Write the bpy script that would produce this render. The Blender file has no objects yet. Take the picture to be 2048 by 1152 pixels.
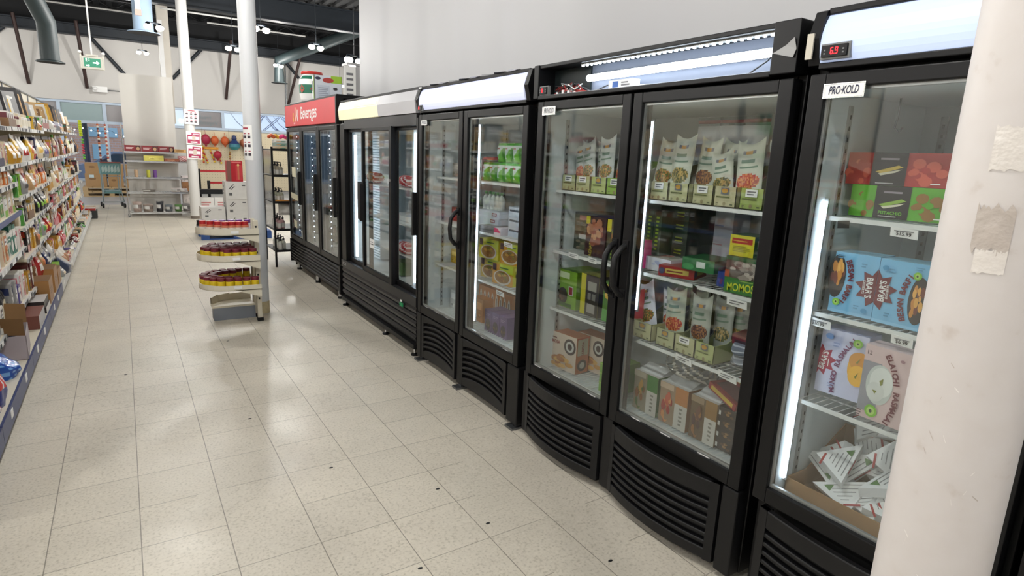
import bpy, bmesh, math, random
from mathutils import Matrix, Vector
random.seed(7)
C = bpy.context.scene.collection
SC = bpy.context.scene
PI = math.pi

# ---------------------------------------------------------------- camera
def make_camera():
    yaw, pitch, roll, f = 0.5785984, -0.2155531, 0.0416773, 1188.04
    cy, sy, cp, sp = math.cos(yaw), math.sin(yaw), math.cos(pitch), math.sin(pitch)
    fw = Vector((sy * cp, cy * cp, sp)); r = Vector((cy, -sy, 0)); u = r.cross(fw)
    r2 = math.cos(roll) * r + math.sin(roll) * u
    u2 = -math.sin(roll) * r + math.cos(roll) * u
    cd = bpy.data.cameras.new('camera'); co = bpy.data.objects.new('camera', cd); C.objects.link(co)
    cd.sensor_width = 36; cd.lens = f / 2048 * 36; cd.clip_start = .02
    m = Matrix((r2, u2, -fw)).transposed().to_4x4(); m.translation = Vector((0, 0, 1.5459))
    co.matrix_world = m
    SC.camera = co
make_camera()

# ---------------------------------------------------------------- world, exposure
w = bpy.data.worlds.new('overcast_sky'); SC.world = w; w.use_nodes = True
nt = w.node_tree; bg = nt.nodes['Background']
tc = nt.nodes.new('ShaderNodeTexCoord'); nz = nt.nodes.new('ShaderNodeTexNoise'); nz.inputs['Scale'].default_value = 3
rp = nt.nodes.new('ShaderNodeValToRGB'); rp.color_ramp.elements[0].color = (.46, .6, .92, 1); rp.color_ramp.elements[1].color = (.82, .9, 1, 1)
rp.color_ramp.elements[0].position = .35; rp.color_ramp.elements[1].position = .65
nt.links.new(tc.outputs['Generated'], nz.inputs['Vector']); nt.links.new(nz.outputs['Fac'], rp.inputs['Fac']); nt.links.new(rp.outputs['Color'], bg.inputs['Color'])
bg.inputs['Strength'].default_value = 1.25
vs = SC.view_settings
vs.view_transform = 'Standard'; vs.look = 'None'; vs.gamma = 1; vs.use_curve_mapping = False; vs.exposure = 0.1
SC.cycles.max_bounces = 8; SC.cycles.transparent_max_bounces = 24; SC.cycles.caustics_reflective = False
LAMP_W = 92.0        # each hanging twin-bulb lamp
LED = 8.0            # strips inside the coolers

# ---------------------------------------------------------------- helpers
def lin(c):
    return tuple(((v / 255) / 12.92 if v / 255 <= .04045 else ((v / 255 + .055) / 1.055) ** 2.4) for v in c)
MATS = {}
def M(name, rgb, rough=.5, metal=0, noise=.06, scale=8, emit=0, bump=0, coat=0, spec=None):
    if name in MATS: return MATS[name]
    m = bpy.data.materials.new(name); MATS[name] = m; m.use_nodes = True
    t = m.node_tree; p = t.nodes['Principled BSDF']
    c = lin(rgb); p.inputs['Roughness'].default_value = rough; p.inputs['Metallic'].default_value = metal
    p.inputs['Coat Weight'].default_value = coat
    if spec is not None: p.inputs['Specular IOR Level'].default_value = spec
    tc = t.nodes.new('ShaderNodeTexCoord'); n = t.nodes.new('ShaderNodeTexNoise'); n.inputs['Scale'].default_value = scale; n.inputs['Detail'].default_value = 4
    t.links.new(tc.outputs['Object'], n.inputs['Vector'])
    mr = t.nodes.new('ShaderNodeMapRange'); mr.inputs['To Min'].default_value = 1 - noise; mr.inputs['To Max'].default_value = 1 + noise
    t.links.new(n.outputs['Fac'], mr.inputs['Value'])
    mx = t.nodes.new('ShaderNodeVectorMath'); mx.operation = 'SCALE'; mx.inputs[0].default_value = c
    t.links.new(mr.outputs['Result'], mx.inputs['Scale'])
    t.links.new(mx.outputs['Vector'], p.inputs['Base Color'])
    if bump:
        b = t.nodes.new('ShaderNodeBump'); b.inputs['Strength'].default_value = bump; b.inputs['Distance'].default_value = .01
        t.links.new(n.outputs['Fac'], b.inputs['Height']); t.links.new(b.outputs['Normal'], p.inputs['Normal'])
    if emit:
        p.inputs['Emission Color'].default_value = (*c, 1); p.inputs['Emission Strength'].default_value = emit
    return m
def pm(rgb, rough=.42):
    """printed card or film of one ink colour"""
    return M('print_%d_%d_%d' % tuple(rgb), rgb, rough, noise=.08, scale=20)
def glass_mat(name, tint, rough=.0, f0=.045):
    m = bpy.data.materials.new(name); MATS[name] = m; m.use_nodes = True; t = m.node_tree
    for n in list(t.nodes):
        if n.type != 'OUTPUT_MATERIAL': t.nodes.remove(n)
    out = [n for n in t.nodes][0]
    g = t.nodes.new('ShaderNodeNewGeometry'); d = t.nodes.new('ShaderNodeVectorMath'); d.operation = 'DOT_PRODUCT'
    t.links.new(g.outputs['Normal'], d.inputs[0]); t.links.new(g.outputs['Incoming'], d.inputs[1])
    def ma(op, a, b=None):
        n = t.nodes.new('ShaderNodeMath'); n.operation = op
        for i, v in enumerate((a, b)):
            if v is None: continue
            if isinstance(v, (int, float)): n.inputs[i].default_value = v
            else: t.links.new(v, n.inputs[i])
        return n.outputs[0]
    x = ma('SUBTRACT', 1, ma('ABSOLUTE', d.outputs['Value'])); x = ma('POWER', x, 5); x = ma('ADD', ma('MULTIPLY', x, 1 - f0), f0)
    tr = t.nodes.new('ShaderNodeBsdfTransparent'); tr.inputs['Color'].default_value = (*tint, 1)
    gl = t.nodes.new('ShaderNodeBsdfGlossy'); gl.inputs['Roughness'].default_value = rough
    # faint procedural smears
    tc = t.nodes.new('ShaderNodeTexCoord'); n = t.nodes.new('ShaderNodeTexNoise'); n.inputs['Scale'].default_value = 5
    t.links.new(tc.outputs['Object'], n.inputs['Vector']); t.links.new(ma('MULTIPLY', n.outputs['Fac'], .06 + rough), gl.inputs['Roughness'])
    mix = t.nodes.new('ShaderNodeMixShader'); t.links.new(x, mix.inputs['Fac']); t.links.new(tr.outputs[0], mix.inputs[1]); t.links.new(gl.outputs[0], mix.inputs[2])
    t.links.new(mix.outputs[0], out.inputs['Surface'])
    return m

TXT = {}
def text_data(s, bold=.0, shear=0.):
    k = (s, bold, shear)
    if k not in TXT:
        cu = bpy.data.curves.new('lettering', 'FONT'); cu.body = s; cu.size = 1; cu.align_x = 'CENTER'; cu.align_y = 'CENTER'
        cu.resolution_u = 3; cu.offset = bold; cu.shear = shear
        o = bpy.data.objects.new('lettering', cu); me = o.to_mesh()
        TXT[k] = ([tuple(v.co) for v in me.vertices], [tuple(p.vertices) for p in me.polygons])
        o.to_mesh_clear(); bpy.data.objects.remove(o); bpy.data.curves.remove(cu)
    return TXT[k]

class MB:
    def __init__(s): s.v = []; s.f = []; s.mi = []; s.sm = []; s.mats = []
    def m(s, mat):
        if mat not in s.mats: s.mats.append(mat)
        return s.mats.index(mat)
    def add(s, vs, fs, mat, smooth=False):
        b = len(s.v); s.v += [tuple(v) for v in vs]; k = s.m(mat)
        for f in fs: s.f.append(tuple(i + b for i in f)); s.mi.append(k); s.sm.append(smooth)
    def box(s, x0, x1, y0, y1, z0, z1, mat):
        vs = [(x, y, z) for x in (x0, x1) for y in (y0, y1) for z in (z0, z1)]
        s.add(vs, [(0, 1, 3, 2), (4, 6, 7, 5), (0, 4, 5, 1), (2, 3, 7, 6), (0, 2, 6, 4), (1, 5, 7, 3)], mat)
    def poly(s, pts, mat): s.add(pts, [tuple(range(len(pts)))], mat)
    def prism(s, pts, ax, a, b, mat, smooth=False):
        """pts 2D outline (counter-clockwise) extruded along axis ax from a to b"""
        def P(p, t): return {'x': (t, p[0], p[1]), 'y': (p[0], t, p[1]), 'z': (p[0], p[1], t)}[ax]
        n = len(pts); A = [P(p, a) for p in pts]; B = [P(p, b) for p in pts]
        s.add(A + B, [(i, (i + 1) % n, n + (i + 1) % n, n + i) for i in range(n)], mat, smooth)
        s.add(A, [tuple(range(n))[::-1]], mat); s.add(B, [tuple(range(n))], mat)
    def tube(s, pts, r, mat, n=8, r1=None, caps=True):
        pts = [Vector(p) for p in pts]; rings = []
        up = None
        for i, p in enumerate(pts):
            d = (pts[min(i + 1, len(pts) - 1)] - pts[max(i - 1, 0)]).normalized()
            if up is None: up = Vector((0, 0, 1)) if abs(d.z) < .9 else Vector((1, 0, 0))
            a = d.cross(up).normalized(); up = a.cross(d).normalized()
            rr = r if r1 is None else r + (r1 - r) * i / (len(pts) - 1)
            rings.append([p + rr * (math.cos(2 * PI * k / n) * a + math.sin(2 * PI * k / n) * up) for k in range(n)])
        vs = [v for g in rings for v in g]
        s.add(vs, [(i * n + k, i * n + (k + 1) % n, (i + 1) * n + (k + 1) % n, (i + 1) * n + k) for i in range(len(pts) - 1) for k in range(n)], mat, True)
        if caps: s.add(rings[0], [tuple(range(n))[::-1]], mat); s.add(rings[-1], [tuple(range(n))], mat)
    def lathe(s, prof, mat, c=(0, 0, 0), n=20, sx=1, sy=1):
        """prof [(r, z)...] with optional material switch: mat may be a list per segment"""
        for i in range(len(prof) - 1):
            (r0, z0), (r1, z1) = prof[i], prof[i + 1]
            mm = mat[i] if isinstance(mat, list) else mat
            A = [(c[0] + sx * r0 * math.cos(2 * PI * k / n), c[1] + sy * r0 * math.sin(2 * PI * k / n), c[2] + z0) for k in range(n)]
            B = [(c[0] + sx * r1 * math.cos(2 * PI * k / n), c[1] + sy * r1 * math.sin(2 * PI * k / n), c[2] + z1) for k in range(n)]
            s.add(A + B, [(k, (k + 1) % n, n + (k + 1) % n, n + k) for k in range(n)], mm, True)
    def sphere(s, c, r, mat, n=12, sz=1, sx=1, sy=1):
        prof = [(max(r * math.sin(PI * i / (n // 2 + 2)), 1e-5), -r * sz * math.cos(PI * i / (n // 2 + 2))) for i in range(n // 2 + 3)]
        s.lathe(prof, mat, c, n, sx, sy)
    def disc(s, o, xd, yd, rx, ry, mat, n=20):
        o, xd, yd = Vector(o), Vector(xd), Vector(yd)
        s.poly([o + rx * math.cos(2 * PI * k / n) * xd + ry * math.sin(2 * PI * k / n) * yd for k in range(n)], mat)
    def text(s, t, o, xd, yd, size, mat, bold=0., shear=0., stretch=1.):
        vs, fs = text_data(t, bold, shear); o, xd, yd = Vector(o), Vector(xd), Vector(yd)
        s.add([o + xd * (v[0] * size * stretch) + yd * (v[1] * size) for v in vs], fs, mat)
    def build(s, name, parent=None, bevel=0):
        me = bpy.data.meshes.new(name); me.from_pydata(s.v, [], s.f)
        for m in s.mats: me.materials.append(m)
        me.polygons.foreach_set('material_index', s.mi); me.polygons.foreach_set('use_smooth', s.sm); me.update()
        o = bpy.data.objects.new(name, me); C.objects.link(o)
        if parent: o.parent = parent
        if bevel:
            b = o.modifiers.new('soft_edges', 'BEVEL'); b.width = bevel; b.segments = 2; b.limit_method = 'ANGLE'; b.angle_limit = .9
        return o
def tag(o, label, cat, group=None):
    o['label'] = label; o['category'] = cat
    if group: o['group'] = group
    return o
def thing(name, label, cat, loc=(0, 0, 0), rz=0, group=None):
    o = bpy.data.objects.new(name, None); C.objects.link(o); o.location = loc; o.rotation_euler = (0, 0, rz); o.empty_display_size = .05
    return tag(o, label, cat, group)
def solo(name, mb, label, cat, loc=(0, 0, 0), rot=(0, 0, 0), group=None, bevel=0):
    o = mb.build(name, None, bevel); o.location = loc; o.rotation_euler = rot
    return tag(o, label, cat, group)
def struct(name, mb, bevel=0):
    o = mb.build(name, None, bevel); o['kind'] = 'structure'; return o
def twin(o, label, loc, rot=None, group=None):
    """a copy of a thing with copies of its parts"""
    c = o.copy(); C.objects.link(c); c.location = loc
    if rot is not None: c.rotation_euler = rot
    c['label'] = label
    if group: c['group'] = group
    for ch in o.children:
        d = ch.copy(); C.objects.link(d); d.parent = c
        for g in ch.children:
            e = g.copy(); C.objects.link(e); e.parent = d
    return c
ORD = ['zeroth', 'first', 'second', 'third', 'fourth', 'fifth', 'sixth', 'seventh', 'eighth', 'ninth', 'tenth', 'eleventh', 'twelfth', 'thirteenth', 'fourteenth', 'fifteenth', 'sixteenth', 'seventeenth', 'eighteenth', 'nineteenth', 'twentieth', 'twenty-first', 'twenty-second', 'twenty-third', 'twenty-fourth', 'twenty-fifth', 'twenty-sixth', 'twenty-seventh', 'twenty-eighth', 'twenty-ninth', 'thirtieth']

# ---------------------------------------------------------------- materials
BLK = M('black_powder_coat', (13, 13, 15), .42, noise=.15, scale=4, spec=.3)
BLK2 = M('black_plastic', (18, 18, 20), .46, noise=.12, scale=6, spec=.35)
DEEP = M('recess_black', (9, 9, 10), .7)
CHAR = M('charcoal_brushed_panel', (44, 44, 46), .38, .4, noise=.08)
LINER = M('white_cooler_liner', (216, 224, 226), .45, noise=.03)
WIRE = M('white_coated_wire', (226, 228, 226), .4)
CHROME = M('chrome', (200, 202, 204), .22, 1, noise=.05)
STEEL = M('grey_steel', (120, 123, 126), .35, .8)
WHITE = M('white_paper', (240, 240, 238), .6, noise=.02)
INK = M('black_ink', (24, 24, 26), .5)
NAVY = M('navy_ink', (20, 28, 60), .5)
CREAM = M('cream_shelf_enamel', (218, 211, 192), .4, noise=.04)
CARD = M('brown_cardboard', (168, 128, 84), .8, noise=.1, bump=.05)
CARD2 = M('dark_cardboard_inside', (128, 96, 60), .85, noise=.1)
GREYW = M('grey_white_carton', (222, 224, 226), .6, noise=.03)
LEDM = M('cool_led_strip', (225, 240, 255), .5, emit=LED)
GLASS = glass_mat('door_glass', (.93, .95, .945), f0=.085)
WINGLASS = glass_mat('window_glass', (.93, .95, .96))
RED7 = M('red_led_digits', (255, 30, 40), .5, emit=4)
GASKET = M('grey_door_gasket', (120, 122, 122), .5)
ALU = M('aluminium_glazing_bead', (176, 178, 178), .3, .7)
CLEAR = glass_mat('clear_plastic_film', (.9, .91, .92), rough=.25, f0=.12)

# ---------------------------------------------------------------- setting
def floor_mat():
    m = bpy.data.materials.new('vinyl_composition_tile'); m.use_nodes = True; t = m.node_tree; p = t.nodes['Principled BSDF']
    N = t.nodes.new; L = t.links.new
    tc = N('ShaderNodeTexCoord'); sep = N('ShaderNodeSeparateXYZ'); L(tc.outputs['Object'], sep.inputs[0])
    def ma(op, a, b=None, c=None):
        n = N('ShaderNodeMath'); n.operation = op
        for i, v in enumerate((a, b, c)):
            if v is None: continue
            if isinstance(v, (int, float)): n.inputs[i].default_value = v
            else: L(v, n.inputs[i])
        return n.outputs[0]
    T = .3048
    gx = ma('DIVIDE', ma('ADD', sep.outputs['X'], .3654), T); gy = ma('DIVIDE', ma('ADD', sep.outputs['Y'], -2.4715 + T * 20), T)
    def line(g, wd):
        fr = ma('FRACT', g); d = ma('MINIMUM', fr, ma('SUBTRACT', 1, fr)); return ma('LESS_THAN', d, wd / T)
    wob = N('ShaderNodeTexNoise'); wob.inputs['Scale'].default_value = 1.6; L(tc.outputs['Object'], wob.inputs['Vector'])
    jx = ma('MULTIPLY', line(gx, .0019), .66); jy = ma('MULTIPLY', line(gy, .0016), ma('MULTIPLY', ma('GREATER_THAN', wob.outputs['Fac'], .42), .6)); joint = ma('MAXIMUM', jx, jy)
    cell = N('ShaderNodeCombineXYZ'); L(ma('FLOOR', gx), cell.inputs[0]); L(ma('FLOOR', gy), cell.inputs[1])
    wn = N('ShaderNodeTexWhiteNoise'); wn.noise_dimensions = '2D'; L(cell.outputs[0], wn.inputs['Vector'])
    # speckle, streaks and worn patches
    off = N('ShaderNodeVectorMath'); off.operation = 'ADD'; L(tc.outputs['Object'], off.inputs[0]); L(wn.outputs['Color'], off.inputs[1])
    sp = N('ShaderNodeTexNoise'); sp.inputs['Scale'].default_value = 90; sp.inputs['Detail'].default_value = 5; L(off.outputs[0], sp.inputs['Vector'])
    rs = N('ShaderNodeValToRGB'); L(sp.outputs['Fac'], rs.inputs['Fac'])
    e = rs.color_ramp.elements; e[0].position = .33; e[0].color = (*lin((196, 188, 171)), 1); e[1].position = .46; e[1].color = (*lin((218, 210, 194)), 1)
    e.new(.6).color = (*lin((221, 213, 197)), 1); e.new(.74).color = (*lin((228, 221, 206)), 1)
    dirt = N('ShaderNodeTexNoise'); dirt.inputs['Scale'].default_value = 1.7; dirt.inputs['Detail'].default_value = 8; dirt.inputs['Roughness'].default_value = .68; L(tc.outputs['Object'], dirt.inputs['Vector'])
    md = N('ShaderNodeMapRange'); md.inputs['From Min'].default_value = .3; md.inputs['From Max'].default_value = .7; md.inputs['To Min'].default_value = .88; md.inputs['To Max'].default_value = 1.05; L(dirt.outputs['Fac'], md.inputs['Value'])
    tv = ma('MULTIPLY_ADD', wn.outputs['Value'], .06, .97)
    sc = N('ShaderNodeVectorMath'); sc.operation = 'SCALE'; L(rs.outputs['Color'], sc.inputs[0]); L(ma('MULTIPLY', md.outputs['Result'], tv), sc.inputs['Scale'])
    mx = N('ShaderNodeMix'); mx.data_type = 'RGBA'; L(joint, mx.inputs['Factor']); L(sc.outputs[0], mx.inputs['A']); mx.inputs['B'].default_value = (*lin((74, 66, 52)), 1)
    L(mx.outputs['Result'], p.inputs['Base Color'])
    r2 = N('ShaderNodeTexNoise'); r2.inputs['Scale'].default_value = 2.3; r2.inputs['Detail'].default_value = 5; L(tc.outputs['Object'], r2.inputs['Vector'])
    mr = N('ShaderNodeMapRange'); mr.inputs['From Min'].default_value = .3; mr.inputs['From Max'].default_value = .7; mr.inputs['To Min'].default_value = .3; mr.inputs['To Max'].default_value = .5; L(r2.outputs['Fac'], mr.inputs['Value']); L(mr.outputs['Result'], p.inputs['Roughness'])
    b = N('ShaderNodeBump'); b.inputs['Strength'].default_value = .03; b.inputs['Distance'].default_value = .004; L(r2.outputs['Fac'], b.inputs['Height']); L(b.outputs['Normal'], p.inputs['Normal'])
    return m
FLOORM = floor_mat()
WALLM = M('white_painted_drywall', (184, 184, 186), .6, noise=.025, scale=2)
BLOCKM = M('grey_white_far_wall', (203, 200, 196), .65, noise=.03, scale=1.5)
DECK = M('black_painted_deck', (9, 11, 15), .7, noise=.2, scale=3)
BEAMM = M('dark_painted_steel', (27, 34, 42), .5, noise=.15, scale=3)
RUST = M('primer_brown_steel', (52, 32, 28), .55, noise=.2)
CONC = M('grey_concrete', (176, 180, 186), .3, noise=.1, scale=2)
DUCTM = M('dark_green_grey_duct', (42, 54, 56), .5, noise=.1)
DUCTL = M('pale_blue_lit_duct', (150, 172, 196), .5, noise=.06)  # silvery duct; the lamp light on it is put into this pale blue

mb = MB(); mb.box(-9, 9.2, -4, 17.9, -.12, 0, FLOORM); struct('floor', mb)
mb = MB(); mb.box(-9, 9.2, 17.9, 22.3, -.12, -.001, CONC); struct('floor_entrance', mb)
WX = 2.56
mb = MB(); mb.box(WX, WX + .14, -4, 7.56, 0, 5.4, WALLM); struct('wall_right', mb)
mb = MB(); mb.box(-9.15, -9, -4, 22.3, 0, 5.4, BLOCKM); struct('wall_left', mb)
mb = MB(); mb.box(-9, WX + .14, -4.15, -4, 0, 5.4, WALLM); struct('wall_back', mb)
mb = MB(); mb.box(WX + .14, 9.2, 5.2, 5.34, 0, 5.4, BLOCKM); struct('wall_stockroom', mb)
mb = MB(); mb.box(9.2, 9.35, 5.2, 22.3, 0, 5.4, BLOCKM); struct('wall_side', mb)
# ceiling: corrugated deck
mb = MB(); pts = []
x = -9.0
while x < 9.2:
    pts += [(x, 5.3), (x + .09, 5.3), (x + .12, 5.36), (x + .24, 5.36), (x + .27, 5.3)]; x += .3
pts += [(9.3, 5.42), (-9, 5.42)]
mb.prism(pts, 'y', -4, 22.3, DECK); struct('ceiling', mb)

# far wall with a band of windows
FY = 22.0
FRAMEM = M('pale_blue_window_frame', (176, 190, 206), .4, .3)
def far_wall():
    mb = MB()
    mb.box(-9, 9.2, FY, FY + .25, 2.66, 4.44, BLOCKM); mb.box(-9, 9.2, FY, FY + .25, 4.44, 5.4, DECK)
    mb.box(-9, -2.75, FY, FY + .25, 0, 2.66, BLOCKM)
    mb.box(1.2, 9.2, FY, FY + .25, 0, 2.03, BLOCKM)
    mb.box(-2.75, 1.2, FY, FY + .25, 0, .35, BLOCKM)
    mb.box(7.0, 9.2, FY, FY + .25, 2.03, 2.66, BLOCKM)
    struct('wall_far', mb)
    FROST = [M('frosted_film_grey', (136, 132, 134), .25, noise=.04), M('frosted_film_teal', (136, 158, 160), .25, noise=.04)]
    edges = [-2.75, -1.42, -.33, .74, 1.82, 2.86, 3.9, 4.95, 5.98, 7.0]
    for k in range(len(edges) - 1):
        a, b = edges[k], edges[k + 1]
        f = MB(); y0, y1 = FY - .03, FY + .09
        zb, zt = 2.05, 2.65
        for (x0, x1, z0, z1) in ((a + .045, b - .045, zt - .06, zt), (a + .045, b - .045, zb - .02, zb + .06), (a, a + .045, zb - .02, zt), (b - .045, b, zb - .02, zt)):
            f.box(x0, x1, y0, y1, z0, z1, FRAMEM)
        if b <= 1.3:
            for (x0, x1, z0, z1) in ((a + .045, b - .045, .35, .43), (a, a + .045, .35, zb - .02), (b - .045, b, .35, zb - .02)): f.box(x0, x1, y0, y1, z0, z1, FRAMEM)
        fr = struct('window_%d' % (k + 1), f)
        g = MB(); film = 5 > k and k not in (3,)
        if film:
            g.box(a + .045, b - .045, FY + .01, FY + .02, zb + .06, zt - .06, FROST[k % 2])
            if k == 4:
                for s_, zz in (('Fresh', 2.41), ('Vegetables', 2.24)):
                    g.text(s_, ((a + b) / 2, FY + .005, zz), (-1, 0, 0), (0, 0, 1), .17, M('etched_lettering_%d' % k, (112, 122, 126) if k == 4 else (150, 147, 150), .4), .01)
            g.build('frosted_pane', fr)
        else:
            g.box(a + .045, b - .045, FY + .01, FY + .018, zb + .06, zt - .06, WINGLASS); g.build('glass_pane', fr)
        if b <= 1.3:
            g = MB(); g.box(a + .045, b - .045, FY + .01, FY + .018, .43, zb - .02, WINGLASS); g.build('glass_pane', fr)
far_wall()
# pegboard under the right-hand windows
mb = MB(); PEG = M('cream_pegboard', (222, 208, 176), .6, noise=.04)
mb.box(1.9, 5.2, 21.9, 21.94, .1, 2.0, PEG)
hole = M('pegboard_hole', (120, 104, 80), .8)
for i in range(40):
    for j in range(22): mb.poly([(1.95 + i * .08 + dx, 21.899, .2 + j * .08 + dz) for dx, dz in ((0, 0), (.012, 0), (.012, .012), (0, .012))], hole)
struct('trim_1', mb)['label'] = 'cream pegboard panel on the far wall'
# ---------------------------------------------------------------- coolers
FX = 1.79
SHZ = (1.39, 1.07, .755, .405)
def rail_frame(mb, x0, x1, z0, z1, y0, y1, wl, wr, wt, wb, mat):
    mb.box(x0, x0 + wl, y0, y1, z0, z1, mat); mb.box(x1 - wr, x1, y0, y1, z0, z1, mat)
    mb.box(x0 + wl, x1 - wr, y0, y1, z1 - wt, z1, mat); mb.box(x0 + wl, x1 - wr, y0, y1, z0, z0 + wb, mat)
def nameplate(door, x, z, w, h):
    b = MB(); b.box(x, x + w, -.004, .002, z - h, z, WHITE)
    b.text('PRO\u00b7KOLD', (x + w / 2, -.0052, z - h * .5), (1, 0, 0), (0, 0, 1), h * .86, NAVY, .012, .18, .78 * (w / h) / 4.4)
    rail_frame(b, x - .002, x + w + .002, z - h - .002, z + .002, -.005, 0, .003, .003, .003, .003, CHROME)
    o = b.build('nameplate', door); o['label'] = 'white nameplate with dark blue lettering'
def grille(root, x0, x1, z0, z1, n, bulge, arch, lip):
    b = MB(); N = 14; w = x1 - x0
    def y(u): return -bulge * (1 - (2 * u - 1) ** 2)
    def za(u): return arch * (1 - (2 * u - 1) ** 2)
    H = z1 - z0; top = H * .2; bot = H * .09; side = .055 * w
    pitch = (H - top - bot) / n; slot = pitch * .52
    bars = [(z1 - top, z1)] + [(z1 - top - pitch * (k + 1), z1 - top - pitch * k - slot) for k in range(n)]
    bars[-1] = (z0, bars[-1][1])
    for k, (a, c) in enumerate(bars):
        full = k in (0, len(bars) - 1)
        us = [i / N for i in range(N + 1)]
        fr = []; 
        for u in us:
            xx = x0 + u * w; yy = y(u)
            la = a + (za(u) if not (k == len(bars) - 1) else 0); lc = c + (za(u) if k else 0)
            out = -lip if k == 0 else 0
            fr.append([(xx, yy + .022, lc), (xx, yy + .003, lc), (xx, yy + out * .0, lc - .004), (xx, yy, la + .003), (xx, yy + .012, la - .001), (xx, yy + .022, la)])
        m = len(fr[0]); vs = [p for r in fr for p in r]
        b.add(vs, [(i * m + j, i * m + (j + 1) % m, (i + 1) * m + (j + 1) % m, (i + 1) * m + j) for i in range(N) for j in range(m)], BLK2)
    # end borders and the dark recess behind the slots
    for (u0, u1) in ((0, .055), (.945, 1)):
        vs = []
        for u in (u0, u1):
            for yy in (y(u) - .001, .03): vs += [(x0 + u * w, yy, z0), (x0 + u * w, yy, z1)]
        b.add(vs, [(0, 1, 5, 4), (2, 6, 7, 3), (0, 4, 6, 2), (1, 3, 7, 5), (0, 2, 3, 1), (4, 5, 7, 6)], BLK2)
    vs = []
    for i in range(N + 1):
        u = i / N; vs += [(x0 + u * w, y(u) + .024, z0 + .01), (x0 + u * w, y(u) + .024, z1 - .005)]
    b.add(vs, [(2 * i, 2 * i + 1, 2 * i + 3, 2 * i + 2) for i in range(N)], DEEP)
    return b.build('louvered_grille', root)
def wire_shelf(root, x0, x1, z, d=.44, y0=.13):
    b = MB()
    for yy in (y0, y0 + d): b.tube([(x0, yy, z - .004), (x1, yy, z - .004)], .004, WIRE, 6)
    b.box(x0, x1, y0 - .006, y0, z - .012, z + .002, WIRE)
    n = int((x1 - x0) / .026)
    for i in range(n + 1):
        xx = x0 + (x1 - x0) * i / n; b.tube([(xx, y0, z - .001), (xx, y0 + d, z - .001)], .0022, WIRE, 4, caps=False)
    for k in (.25, .5, .75): b.tube([(x0, y0 + d * k, z - .005), (x1, y0 + d * k, z - .005)], .003, WIRE, 4)
    return b.build('wire_shelf', root)
def price_tag(root, x, y, z, w=.08, h=.03, txt=None, tilt=0., dark=False, lines=True):
    b = MB(); m = DEEP if dark else WHITE
    b.add([(x, y, z), (x + w, y, z - tilt), (x + w, y + .004, z - h - tilt), (x, y + .004, z - h), (x, y + .002, z), (x + w, y + .002, z - tilt), (x + w, y + .006, z - h - tilt), (x, y + .006, z - h)],
          [(0, 3, 2, 1), (4, 5, 6, 7), (0, 1, 5, 4), (3, 7, 6, 2), (0, 4, 7, 3), (1, 2, 6, 5)], m)
    if not dark:
        if txt: b.text(txt, (x + w / 2, y + .0005, z - h * .62 - tilt / 2), (1, 0, -tilt / w), (0, 0, 1), h * .55, INK, .015)
        if lines:
            for k in range(2 if txt is None else 1):
                zz = z - h * (.3 + .3 * k) - tilt / 2; b.box(x + w * .15, x + w * (.85 - .2 * k), y - .0006, y + .001, zz - h * .07, zz + h * .03, M('grey_small_print', (120, 120, 124), .6))
    o = b.build('price_tag', root); return o
def handle_curved(door, x, z0, z1, s):
    b = MB(); pts = [(x, -.0, z0), (x, -.025, z0 + .012), (x - s * .004, -.055, z0 + .05), (x - s * .006, -.062, (z0 + z1) / 2), (x - s * .004, -.055, z1 - .05), (x, -.025, z1 - .012), (x, 0, z1)]
    b.tube(pts, .013, BLK2, 10); b.box(x - .016, x + .016, -.006, .004, z0 - .02, z0 + .03, BLK2); b.box(x - .016, x + .016, -.006, .004, z1 - .03, z1 + .02, BLK2)
    return b.build('handle', door)
def swing_door(root, x0, x1, z0, z1, badge=None, hx=None, hs=1, wl=.05):
    b = MB(); rail_frame(b, x0, x1, z0, z1, 0, .05, wl, wl, .042, .058, BLK)
    d = b.build('door', root, .004)
    g = MB(); g.box(x0 + wl - .002, x1 - wl + .002, .012, .018, z0 + .056, z1 - .04, GLASS); g.build('glass_pane', d)
    s = MB(); rail_frame(s, x0 + wl, x1 - wl, z0 + .058, z1 - .042, .016, .026, .008, .008, .008, .012, ALU); s.build('glazing_bead', d)
    k = MB(); rail_frame(k, x0 + .015, x1 - .015, z0 + .012, z1 - .012, .05, .062, .02, .02, .02, .02, GASKET); k.build('gasket', d)
    if badge: nameplate(d, *badge)
    if hx is not None: handle_curved(d, hx, .975, 1.2, hs)
    return d
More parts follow.
